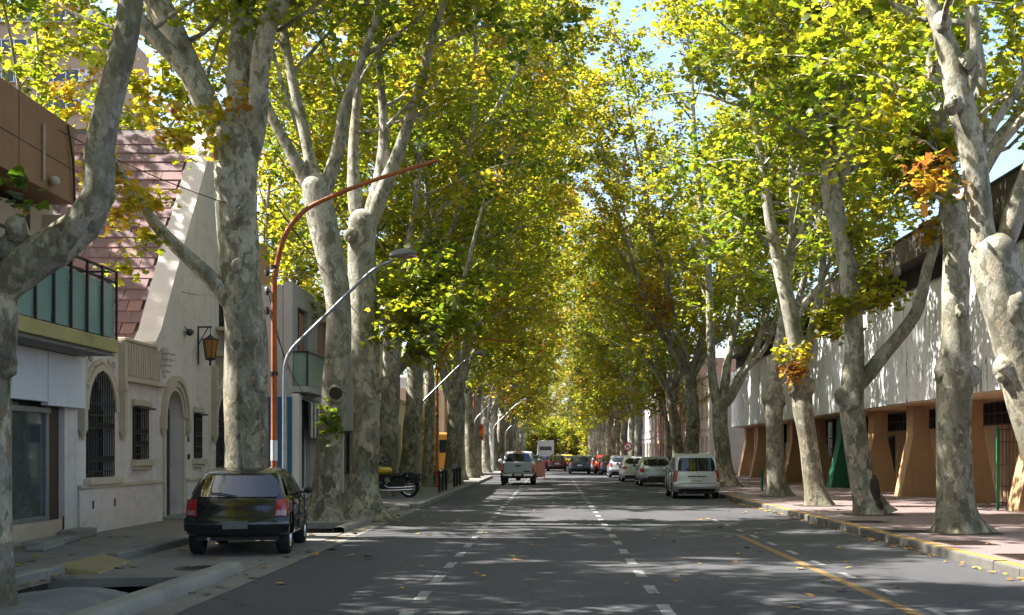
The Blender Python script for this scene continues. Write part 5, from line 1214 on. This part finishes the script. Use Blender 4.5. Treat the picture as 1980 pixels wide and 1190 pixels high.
# --- silver compact van
VS = [('w', [(.40,1.02),(1.0,1.0),(1.0,1.50),(.58,1.48)]), ('w', [(1.06,1.0),(2.05,.99),(2.0,1.55),(1.06,1.52)]), ('w', [(2.12,.99),(3.05,.97),(2.55,1.35),(2.08,1.55)])]
GP = 'cars parked along the right kerb'
car(dict(name='parked_van', label='silver compact van parked nearest at the right kerb', group=GP, at=(5.32, 45.6, 0), type='van', L=3.93, W=1.72, H=1.68, ro=.72, wb=2.51, wr=.30, belt=1.0, paint='paint_silver', cabin=[(.13,.97),(.34,1.57),(.62,1.65),(1.5,1.68),(2.3,1.62),(3.2,.98)],
    lamp=(.86,1.0,.64,1.06,0,'tail_clear'), rw=(.08,.90,.88), bz=.56, fine=True, side=VS, mirror=2.8, mirrormat='paint_silver', handles=(1.25,2.25), seams=(1.03,2.06,3.1), plate=.74, platebar='blackplastic', bow=.12, wtop=.84))
HS = [('w', [(.60,1.0),(1.1,.985),(1.1,1.36),(.85,1.30)]), ('w', [(1.16,.98),(2.05,.965),(2.0,1.39),(1.16,1.37)]), ('w', [(2.12,.96),(2.95,.94),(2.45,1.27),(2.06,1.39)])]
hat = dict(type='hatch', L=3.93, W=1.70, H=1.49, ro=.72, wb=2.53, wr=.30, belt=.97, cabin=[(.16,.94),(.62,1.40),(.95,1.465),(1.6,1.49),(2.2,1.45),(3.05,.96)], side=HS, rw=(.22,.92,.84), rwround=.25, bz=.56, bow=.2, mirror=2.75, handles=(1.3,2.3), seams=(1.13,2.06,3.0), wtop=.78)
def diff(root, sp, wl, ytail):
    m = MB(); m.prism([(-.58,.26),(.58,.26),(.40,.52),(-.40,.52)], 1, -.045, .02); m.build('black_diffuser', M['blackplastic'], root)
car(dict(hat, name='parked_hatchback', label='grey-silver hatchback with black lower bumper, second at the right kerb', group=GP, at=(5.26, 62.5, 0), paint='paint_silver2', lamp=(.76,1.0,.74,.93,.02), plate=.42, fine=True, extra=(diff,)))
car(dict(hat, name='parked_hatchback', label='white hatchback parked third along the right kerb', group=GP, at=(4.85, 71.5, 0), paint='paint_white', lamp=(.66,1.0,.78,.90,.03), plate=.5))
SS = [('w', [(.85,1.0),(1.5,.985),(1.5,1.33),(1.25,1.24)]), ('w', [(1.56,.98),(2.4,.965),(2.35,1.38),(1.56,1.35)]), ('w', [(2.46,.96),(3.2,.94),(2.75,1.25),(2.4,1.38)])]
sed = dict(type='sedan', L=4.4, W=1.72, H=1.47, ro=1.0, wb=2.6, wr=.31, belt=.96, cabin=[(.60,.94),(1.15,1.38),(1.4,1.44),(1.9,1.47),(2.5,1.43),(3.35,.95)], side=SS, rw=(.16,.92,.86), bz=.58, bow=.15, mirror=3.0, handles=(1.7,2.6), seams=(1.5,2.42,3.3), lamp=(.66,1.0,.74,.92,0), plate=.70, wtop=.76)
car(dict(hat, name='parked_hatchback', label='pale grey hatchback parked fourth along the right kerb', group=GP, at=(4.72, 84.5, 0), paint='paint_silver2', lamp=(.78,1.0,.76,1.0,0), plate=.62))
car(dict(sed, name='parked_sedan', label='dark green sedan squeezed beside the red car at the right kerb', group=GP, at=(4.45, 92.5, 0), paint='paint_dark'))
car(dict(hat, name='parked_hatchback', label='bright red hatchback parked in the right-hand row', group=GP, at=(4.25, 99, 0), paint='paint_red'  , lamp=(.78,1.0,.70,.95,0), lampmat='tail_orange'))
car(dict(sed, name='parked_sedan', label='grey sedan parked just beyond the red hatchback', group=GP, at=(4.2, 107, 0), paint='paint_grey'))
car(dict(hat, name='parked_hatchback', label='dark hatchback parked second beyond the red one', group=GP, at=(4.3, 114, 0), paint='paint_maroon', lamp=(.78,1.0,.70,.95,0)))
car(dict(sed, name='parked_sedan', label='white sedan farthest in the right-hand parked row', group=GP, at=(4.1, 121, 0), paint='paint_white'))
car(dict(sed, name='parked_sedan', label='dark grey sedan driving away in the middle lane', at=(2.15, 97, 0), paint='paint_dark', group='cars driving far along the street'))
car(dict(sed, name='moving_sedan', label='maroon sedan driving away in the middle of the street', at=(.42, 112, 0), paint='paint_maroon', group='cars driving far along the street'))
car(dict(sed, name='taxi', label='yellow taxi driving far down the street', at=(1.55, 134, 0), paint='paint_yellow', group='cars driving far along the street'))
car(dict(sed, name='moving_sedan', label='dark blue car to the right of the white pickup, far off', at=(-1.2, 113, 0), paint='paint_blue', group='cars driving far along the street'))
# white box van at the far end
def boxvan():
    r_ = thing('box_truck', (-.9, 165, 0), 'white box truck at the far end of the street', 'truck')
    part(MB().box(-2.0,.2,165,169.5,.9,3.3), 'cargo_box', M['paint_white'], r_, bevel=.05); part(MB().box(-1.95,.15,169.55,171.3,.55,2.4), 'cab', M['paint_white'], r_, bevel=.15)
    part(MB().box(-1.9,.1,164.95,164.99,.95,1.15), 'rear_bar', M['blackplastic'], r_); part(MB().box(-1.85,.05,165.1,171,.5,.88), 'chassis', M['blackplastic'], r_)
    part(MB().box(-1.7,-.1,164.97,164.995,2.0,2.5), 'rear_window', M['glass'], r_)
    for yy in (166.3, 170.4):
        for s in (-1, 1): part(MB().lathe([(.0,-.13),(.42,-.13),(.45,-.05),(.45,.05),(.42,.13),(0,.13)], (-.9+s*.95, yy, .45), 0, 18), 'wheel', M['rubber'], r_)
    for s in (-1, 1): part(MB().box(-.9+s*.98-.08,-.9+s*.98+.08,164.95,164.99,1.2,1.5), 'tail_lamp', M['tail_red'], r_)
boxvan()
# white pickup in the left lane
def pickup():
    X0, Y0 = -1.80, 64.6; W, L = 1.80, 5.1; r_ = thing('pickup_truck', (0,0,0), 'white double-cab pickup truck driving away with orange tail lamps', 'pickup truck')
    wr, clr, yr, yf = .37, .48, 1.15, 4.2; ra = wr+.08; yb = .12
    def arc(yc, n=9): return [(yc+ra*math.cos(math.pi*i/(n-1)), max(clr, wr+ra*math.sin(math.pi*i/(n-1)))) for i in range(n)]
    low = [(yb,1.16),(yb,.62),(yb+.04,clr)] + [(yr-ra-.02,clr)] + arc(yr)[::-1] + [(yf-ra-.02,clr)] + arc(yf)[::-1] + [(L-.2,clr),(L,.6),(L,.95),(L-.25,1.10),(3.75,1.18)]
    wl = lambda z: W/2*(1-.04*max(0,(z-.9)/.3)**2-.08*max(0,(.75-z)/.3)**2)
    m = MB(); sweep(m, low, wl, .05, L/2, .05, L); m.build('body', M['paint_white2'], r_, smooth=True, ang=38)
    cabp = [(1.72,1.12),(1.90,1.70),(2.15,1.76),(2.9,1.78),(3.3,1.72),(4.0,1.16)]; wc = lambda z: lerp(.86,.70,min(1,max(0,(z-1.1)/.68)))
    m = MB(); sweep(m, [cabp[0],(1.72,1.0),(4.0,1.0)]+cabp[:0:-1], wc, .06, L/2, .06, L); m.build('cabin', M['paint_white2'], r_, smooth=True, ang=38)
    RWm = MB().grid(lambda u, v: (u*.88*wc(lerp(1.22,1.66,v)), lerp(1.745,1.885,v)+.03*abs(u)**2-.012, lerp(1.22,1.66,v)), [i/8*2-1 for i in range(9)], [0,.5,1]).build('rear_window', M['glass'], r_, smooth=True)
    MB().box(-.16,.16,1.80,1.86,1.70,1.79).build('high_brake_lamp', M['tail_orange'], r_)
    MB().box(-.72,.72,.25,1.68,1.161,1.168).build('bed_cover', M['blackplastic'], r_)
    T = MB().box(-.74,.74,yb-.018,yb+.02,.66,1.15).build('tailgate', M['paint_white2'], r_, bevel=.02)
    MB().box(-.14,.14,yb-.035,yb-.016,.98,1.05).build('tailgate_handle', M['blackplastic'], T); MB().box(.30,.62,yb-.024,yb-.0185,.70,.76).build('tailgate_badge', M['blackplastic'], T)
    for s in (-1,1):
        MB().box(s*.755,s*.885,yb-.03,yb+.12,.80,1.08).build('tail_lamp', M['tail_orange'], r_, bevel=.02); MB().box(s*.757,s*.883,yb-.028,yb+.1,.70,.795).build('lower_lens', M['tail_red'], r_)
        m = MB(); m.add([(s*(wc(z)+.012),y,z) for y,z in ((1.98,1.24),(2.75,1.22),(2.72,1.66),(2.08,1.64))],[(0,1,2,3)[::s]]); m.build('side_window', M['glass'], r_)
        m = MB(); m.add([(s*(wc(z)+.012),y,z) for y,z in ((2.82,1.22),(3.7,1.2),(3.25,1.62),(2.8,1.66))],[(0,1,2,3)[::s]]); m.build('side_window', M['glass'], r_)
        MB().blob((s*1.05,3.5,1.26),.11,.06,.1,1,.05,10).build('wing_mirror', M['paint_white2'], r_, smooth=True)
        MB().box(s*.86,s*1.0,yr+.6,yf-.6,.40,.45).build('side_step', M['blackplastic'], r_)
        for yw in (yr,yf):
            c = (s*(W/2-.13),yw,wr); wh = MB().lathe([(wr*.6,-.12),(wr*.9,-.13),(wr,-.09),(wr,.09),(wr*.9,.13),(wr*.6,.12)], c, 0, 26).build('wheel', M['rubber'], r_, smooth=True, ang=50)
            MB().lathe([(0,s*.07),(wr*.2,s*.08),(wr*.5,s*.04),(wr*.62,s*.11)], c, 0, 20).build('rim', M['alloy'], wh)
        MB().box(s*.62,s*.92,yr-ra-.02,yr-ra+.01,.2,.55).build('mud_flap', M['blackplastic'], r_)
    BP = MB().box(-.80,.80,-.02,.16,.46,.62).build('step_bumper', M['chrome'], r_, bevel=.03); MB().box(-.30,.30,-.03,.1,.47,.60).build('bumper_step', M['blackplastic'], BP); MB().box(-.19,.19,-.045,-.032,.49,.60).build('number_plate', M['plate'], BP)
    MB().box(-.75,.75,.3,4.9,.36,.5).build('chassis', M['blackplastic'], r_); MB().blob((0,yr,.37),.16,.16,.16,3,.1,10).build('axle', M['blackplastic'], r_)
    r_.location = (X0,Y0,0)
pickup()
# yellow-black cruiser motorcycle on the left forecourt, nose to the left
def motorcycle():
    r_ = thing('motorcycle', (0,0,0), 'black cruiser motorcycle with yellow tank parked beside the pale forked tree', 'motorcycle')
    def wheel(x, wr, tw):
        c = (x,0,wr); h = tw/2; wh = MB().lathe([(wr*.72,-h*.8),(wr*.92,-h),(wr,-h*.4),(wr,h*.4),(wr*.92,h),(wr*.72,h*.8)], c, 1, 30).build('wheel', M['rubber'], r_, smooth=True, ang=50)
        m = MB(); m.lathe([(wr*.72,-h*.7),(wr*.66,-h*.5),(wr*.66,h*.5),(wr*.72,h*.7)], c, 1, 28); m.lathe([(0,-.09),(.045,-.09),(.05,.09),(0,.09)], c, 1, 12)
        for k in range(14):
            a = 2*math.pi*k/14; m.tube([(x,.03*(-1)**k,wr),(x+wr*.68*math.cos(a),0,wr+wr*.68*math.sin(a))], .005, 4)
        m.build('rim', M['chrome'], wh); MB().lathe([(0,-.075),(.14,-.075),(.14,-.065),(0,-.065)], c, 1, 20).build('brake_disc', M['alloy'], wh)
    wheel(0, .325, .16); wheel(-1.62, .33, .10)
    def fender(x, wr, a0, a1, w_, nm):
        m = MB(); m.grid(lambda u, v: (x+(wr+.05-.03*abs(u)**3)*math.cos(lerp(a0,a1,v)), u*w_/2, wr+(wr+.05-.03*abs(u)**3)*math.sin(lerp(a0,a1,v))), [-1,-.7,0,.7,1], [i/12 for i in range(13)]); m.build(nm, M['paint_black'], r_, smooth=True)
    fender(0,.33,R(10),R(150),.20,'rear_fender'); fender(-1.62,.33,R(30),R(150),.13,'front_fender')
    m = MB(); m.blob((-.86,0,.86),.34,.15,.14,5,.05,16); m.build('fuel_tank', M['paint_yellow'], r_, smooth=True)
    m = MB(); m.blob((-.90,0,.92),.28,.10,.105,5,.03,14); m.build('tank_stripe', M['paint_black'], r_, smooth=True)
    m = MB(); m.blob((-.36,0,.70),.27,.15,.075,7,.04,14); m.blob((.02,0,.77),.20,.12,.06,8,.04,12); m.build('seat', M['leather'], r_, smooth=True)
    m = MB(); m.tube([(-1.30,0,1.0),(-1.25,0,.8),(-1.0,0,.42),(-.5,0,.30),(-.05,0,.34)],.028,8); m.tube([(-1.27,0,.95),(-.6,0,.74),(-.15,0,.62),(0,.09,.34)],.026,8); m.tube([(-.15,0,.62),(0,-.09,.34)],.024,8); m.build('frame', M['black'], r_)
    m = MB(); m.box(-.98,-.42,-.14,.14,.28,.46)
    for s in (-1,1):
        for k in range(6): m.lathe([(.085,0),(.098,.012),(.085,.024)], (-.70+s*(.02*k+.05),0,.47+.035*k), 2, 12)
    m.build('engine', M['blackplastic'], r_, bevel=.02); MB().lathe([(0,-.17),(.09,-.17),(.10,-.12),(.10,-.08)], (-.66,0,.56), 1, 16).build('air_filter', M['chrome'], r_, smooth=True); MB().box(-.46,-.12,-.11,.11,.34,.64).build('battery_box', M['blackplastic'], r_, bevel=.03); MB().box(-1.1,-.3,-.06,.06,.5,.76).build('rocker_cover', M['black'], r_, bevel=.03)
    m = MB(); m.tube([(-.82,-.16,.52),(-.98,-.19,.36),(-.85,-.2,.24),(-.4,-.2,.24),(.16,-.2,.27)],[.022,.024,.026,.038,.042],10); m.tube([(-.60,-.16,.52),(-.75,-.19,.40),(-.6,-.2,.33),(-.2,-.2,.33),(.2,-.2,.36)],[.022,.024,.026,.036,.040],10); m.build('exhaust_pipe', M['chrome'], r_, smooth=True)
    m = MB()
    for s in (-1,1): m.tube([(-1.62,s*.09,.33),(-1.42,s*.09,.72),(-1.22,s*.08,1.06)],.024,8)
    m.build('fork', M['chrome'], r_, smooth=True)
    m = MB(); m.tube([(-.92,-.42,1.10),(-1.05,-.34,1.12),(-1.2,-.12,1.06),(-1.2,.12,1.06),(-1.05,.34,1.12),(-.92,.42,1.10)],.014,8); m.build('handlebar', M['chrome'], r_)
    for s in (-1,1): MB().tube([(-.90,s*.43,1.10),(-.78,s*.46,1.09)],.02,8).build('grip', M['rubber'], r_); m = MB(); m.tube([(-1.0,s*.36,1.12),(-.98,s*.42,1.28)],.007,5); m.blob((-.98,s*.44,1.31),.02,.06,.045,1,0,10); m.build('mirror', M['chrome'], r_, smooth=True)
    m = MB(); m.lathe([(0,-.10),(.08,-.08),(.10,.04),(.09,.06),(0,.06)], (-1.40,0,.98), 0, 16); m.build('headlamp', M['chrome'], r_, smooth=True)
    m = MB(); m.box(.05,.35,-.19,-.13,.48,.74); m.box(.05,.35,.13,.19,.48,.74); m.build('saddlebag', M['leather'], r_, bevel=.03)
    m = MB(); m.blob((.36,0,.62),.04,.08,.045,1,0,10); m.build('tail_lamp', M['tail_red'], r_, smooth=True); MB().tube([(-.02,0,.8),(.12,0,1.02),(.08,0,1.06)],.012,6).build('sissy_bar', M['black'], r_)
    m = MB(); m.tube([(-.6,.1,.3),(-.55,.34,.02)],.012,6); m.build('side_stand', M['black'], r_)
    r_.location = (-4.98, 43.2, .15); r_.rotation_euler = (R(5), 0, R(-6)); r_.scale = (1.1,1.1,1.1)
motorcycle()
# ================================================================== STREET FURNITURE
def bent_pole(Y, X, ztop_bend, xe, ze, rad, name, label, mat, group):
    o = thing(name, (X, Y, .1), label, 'pole', group); P = [(X,Y,.1),(X,Y,ztop_bend*.5),(X,Y,ztop_bend-.6),(X+.03,Y,ztop_bend),(X+.22,Y,ztop_bend+.75),(X+.6,Y,ztop_bend+1.25),(X+1.15,Y,ztop_bend+1.55),(lerp(X,xe,.6),Y,lerp(ztop_bend+1.55,ze,.45)),(xe,Y,ze)]
    Q = smooth_path([(a,b,c,rad*(1-.45*i/len(P))) for i,(a,b,c) in enumerate(P)], .12); m = MB(); m.tube(Q[:,:3].tolist(), Q[:,3].tolist(), 12); m.build('pole', mat, o, smooth=True, ang=60)
    part(MB().lathe([(rad*1.6,0),(rad*1.6,.35),(rad*1.15,.42)], (X,Y,.1), 2, 14), 'base_sleeve', mat, o)
    for z in (3.35, 5.55): part(MB().lathe([(rad*1.25,-.04),(rad*1.25,.04)], (X,Y,z), 2, 14), 'clamp', M['black'], o)
    return o
GO, GLM = 'rust-orange cable poles on the left kerb', 'grey street lamps on the left kerb'
for i, (Y, X, lb) in enumerate(((25.7,-5.76,'nearest rust-orange pole arching over the street beside the massive tree'),(56,-5.2,'second rust-orange pole arm, over the pickup lane'),(79,-5.0,'third rust-orange pole arm in the distance'))):
    k = X+5.76; o = bent_pole(Y, X, 5.45, X+3.42, 7.78 if i == 0 else 6.7, .068, 'cable_pole', lb, M['rust'], GO)
    if i == 0:
        part(MB().lathe([(.0705,0),(.0705,.42)], (X,Y,1.55), 2, 14), 'white_paint_band', M['white'], o)
        m = MB()
        for z in (4.65, 5.05, 5.45): m.blob((X-.14,Y-.03,z),.06,.06,.09,int(z*9),.2,8); m.box(X-.14,X,Y-.012,Y+.012,z-.012,z+.012)
        part(m, 'insulator', M['black'], o)
def street_lamp(Y, X, label):
    o = thing('street_lamp', (X, Y, .1), label, 'street lamp', GLM)
    Q = smooth_path([(a,Y,b,.045) for a,b in ((X,.1),(X,2.0),(X,3.2),(X+.02,3.6),(X+.16,3.9),(X+.5,4.25),(X+1.1,4.84),(X+1.65,5.38),(X+1.95,5.62),(X+2.3,5.78))], .15); Q[:,3] = np.linspace(.062,.030,len(Q))
    m = MB(); m.tube(Q[:,:3].tolist(), Q[:,3].tolist(), 10); m.build('pole', M['grey_metal'], o, smooth=True, ang=60)
    m = MB(); x0, z0 = X+2.22, 5.80
    def fn(u, v):
        a = 2*math.pi*u; w_ = .16*(math.sin(math.pi*min(1,.12+v*.95))**.5); hh = .13*(math.sin(math.pi*min(1,.12+v*.92))**.5)
        zz = math.sin(a)*hh; return (x0+.58*v, Y+math.cos(a)*w_, z0+.05+.09*v+(zz if zz > 0 else zz*.35))
    m.grid(fn, [i/14 for i in range(15)], [i/10 for i in range(11)]); HD = m.build('lamp_head', M['concrete_light'], o, smooth=True)
    m = MB(); m.blob((x0+.36,Y,z0+.06),.20,.11,.06,3,0,12); m.build('lamp_glass', M['tail_clear'], HD, smooth=True)
for i, (Y, X) in enumerate(((26.2,-5.65),(52.5,-5.6),(78,-4.9),(99,-4.7),(122,-4.6))):
    street_lamp(Y, X, ('nearest grey street lamp, its arm rising right from beside the orange pole','second grey street lamp, head above the bollards','third grey street lamp, head above the white pickup','fourth grey street lamp from the camera on the left','farthest small grey street lamp on the left')[i])
# black bollards
bme = MB().lathe([(.055,0),(.055,.72),(.07,.74),(.07,.80),(.05,.85),(0,.87)], (0,0,0), 2, 12)
for i, (x, y) in enumerate(((-4.42,48.6),(-4.42,50.0),(-4.42,51.6),(-4.42,56.0),(-4.42,57.6),(-4.42,59.4))):
    o = bpy.data.objects.new('bollard', None); me = bme.mesh('bollard', M['black'], smooth=True, ang=40) if i == 0 else me_; me_ = me
    o = bpy.data.objects.new('bollard', me); COL.objects.link(o); o.location = (x,y,.15)
    tag(o, ('first','second','third','fourth','fifth','sixth')[i] + ' black bollard from the motorcycle along the left kerb', 'bollard', 'black bollards on the left kerb')
# traffic signal
TS = thing('traffic_signal', (-4.55,82.6,.15), 'yellow-orange traffic signal on a pole among the left trunks', 'traffic light')
part(MB().tube([(-4.75,82.6,.15),(-4.75,82.6,3.6)],.055,10), 'pole', M['yellowpaint'], TS); HB = part(MB().box(-4.93,-4.57,82.35,82.6,2.5,3.55), 'signal_housing', M['orangeplastic'], TS, bevel=.03)
for k, mt in enumerate(('tail_red','tail_orange','greenpaint')): part(MB().lathe([(0,-.02),(.11,-.02),(.13,.02)], (-4.75,82.34,3.36-.33*k), 1, 14), 'signal_lens', M[mt], HB)
# round red no-turn sign
NS = thing('road_sign', (5.65,94.6,.15), 'round red and white road sign behind the parked cars on the right', 'sign')
part(MB().tube([(5.75,94.6,.15),(5.75,94.6,2.5)],.035,8), 'post', M['grey_metal'], NS); DS = part(MB().lathe([(0,-.02),(.36,-.02),(.36,.0)], (5.75,94.55,2.15), 1, 28), 'sign_face', M['redpaint'], NS)
m = MB(); m.lathe([(0,-.03),(.25,-.03),(.25,-.025)], (5.75,94.55,2.15), 1, 24); part(m, 'white_disc', M['white'], DS)
m = MB(); m.band([(5.56,2.34),(5.94,1.96)], .07, 1, 94.50, 94.515); m.band([(5.66,1.99),(5.66,2.2),(5.8,2.2),(5.8,2.12)], .05, 1, 94.508, 94.518); part(m, 'slash', M['redpaint'], DS)
# orange barrier mesh beside the pickup
OB = thing('orange_barrier', (-.65,80,0), 'orange mesh work barrier in the road right of the pickup', 'barrier'); 
part(MB().hexa([(-1.05,79.2,.1),(-1.03,79.2,.1),(-.5,82.2,.1),(-.52,82.2,.1)],[(-1.05,79.2,1.15),(-1.03,79.2,1.15),(-.5,82.2,1.15),(-.52,82.2,1.15)]), 'mesh_panel', M['orangeplastic'], OB)
for (x,y) in ((-1.04,79.15),(-.51,82.25)): part(MB().tube([(x,y,0),(x,y,1.25)],.03,8), 'barrier_post', M['orangeplastic'], OB)
# short green post on the right pavement
tag(MB().tube([(8.55,50.6,.15),(8.55,50.6,1.05)],.05,10).build('short_post', M['greenpaint'], origin=(8.55,50.6,.15)), 'short dark post on the right pavement left of the stubby tree', 'post')
# yellow bus far off behind left trunks
BS = thing('parked_bus', (-7.5,88.5,0), 'orange and yellow bus showing between left trunks at the cross street', 'bus')
part(MB().box(-12,-5.6,87.2,89.7,.5,3.1), 'body', M['paint_orange'], BS, bevel=.12); part(MB().box(-11.8,-5.75,87.17,87.21,1.7,2.6), 'side_window', M['glass'], BS); part(MB().box(-5.62,-5.58,87.4,89.5,1.5,2.7), 'windscreen', M['glass'], BS)
for x in (-10.6,-7.0):
    for y in (87.45,89.45): part(MB().lathe([(0,-.14),(.45,-.14),(.48,0),(.45,.14),(0,.14)], (x,y,.48), 1, 18), 'wheel', M['rubber'], BS)
# overhead cables
def cable(a, b, sag, rad, label, n=18):
    m = MB(); P = [tuple(Vector(a).lerp(Vector(b), i/n) - Vector((0,0,sag*4*(i/n)*(1-i/n)))) for i in range(n+1)]; m.tube(P, rad, 5)
    tag(m.build('overhead_cable', M['black'], origin=tuple(a)), label, 'cable', 'overhead cables')
cable((-5.76,25.7,6.9), (-4.9,52.5,4.3), .5, .016, 'thick black cable dropping from the nearest orange pole past the grey trunk')
cable((-5.9,25.75,5.1), (-8.95,43,4.2), .3, .011, 'thin black cable running from the orange pole to the grey building')
cable((-5.9,25.75,4.7), (-8.95,46,3.7), .4, .011, 'lower thin cable from the orange pole to the awning')
cable((-8.55,21.5,7.3), (-5.76,25.7,6.6), .15, .010, 'thin cable from the brown fascia to the orange pole')
cable((-8.95,30,5.6), (-5.9,25.75,5.5), .25, .009, 'thin cable from the orange pole to the tiled gable')
cable((-5.0,79,6.0), (6.9,98,5.6), .5, .012, 'dark cable crossing high over the far roadway')
cable((-5.0,79,5.6), (7.5,80,5.4), .45, .012, 'lower dark cable crossing the far roadway by the parked cars')
cable((-5.0,112,5.6), (6.8,116,5.4), .4, .014, 'most distant dark cable crossing the roadway')
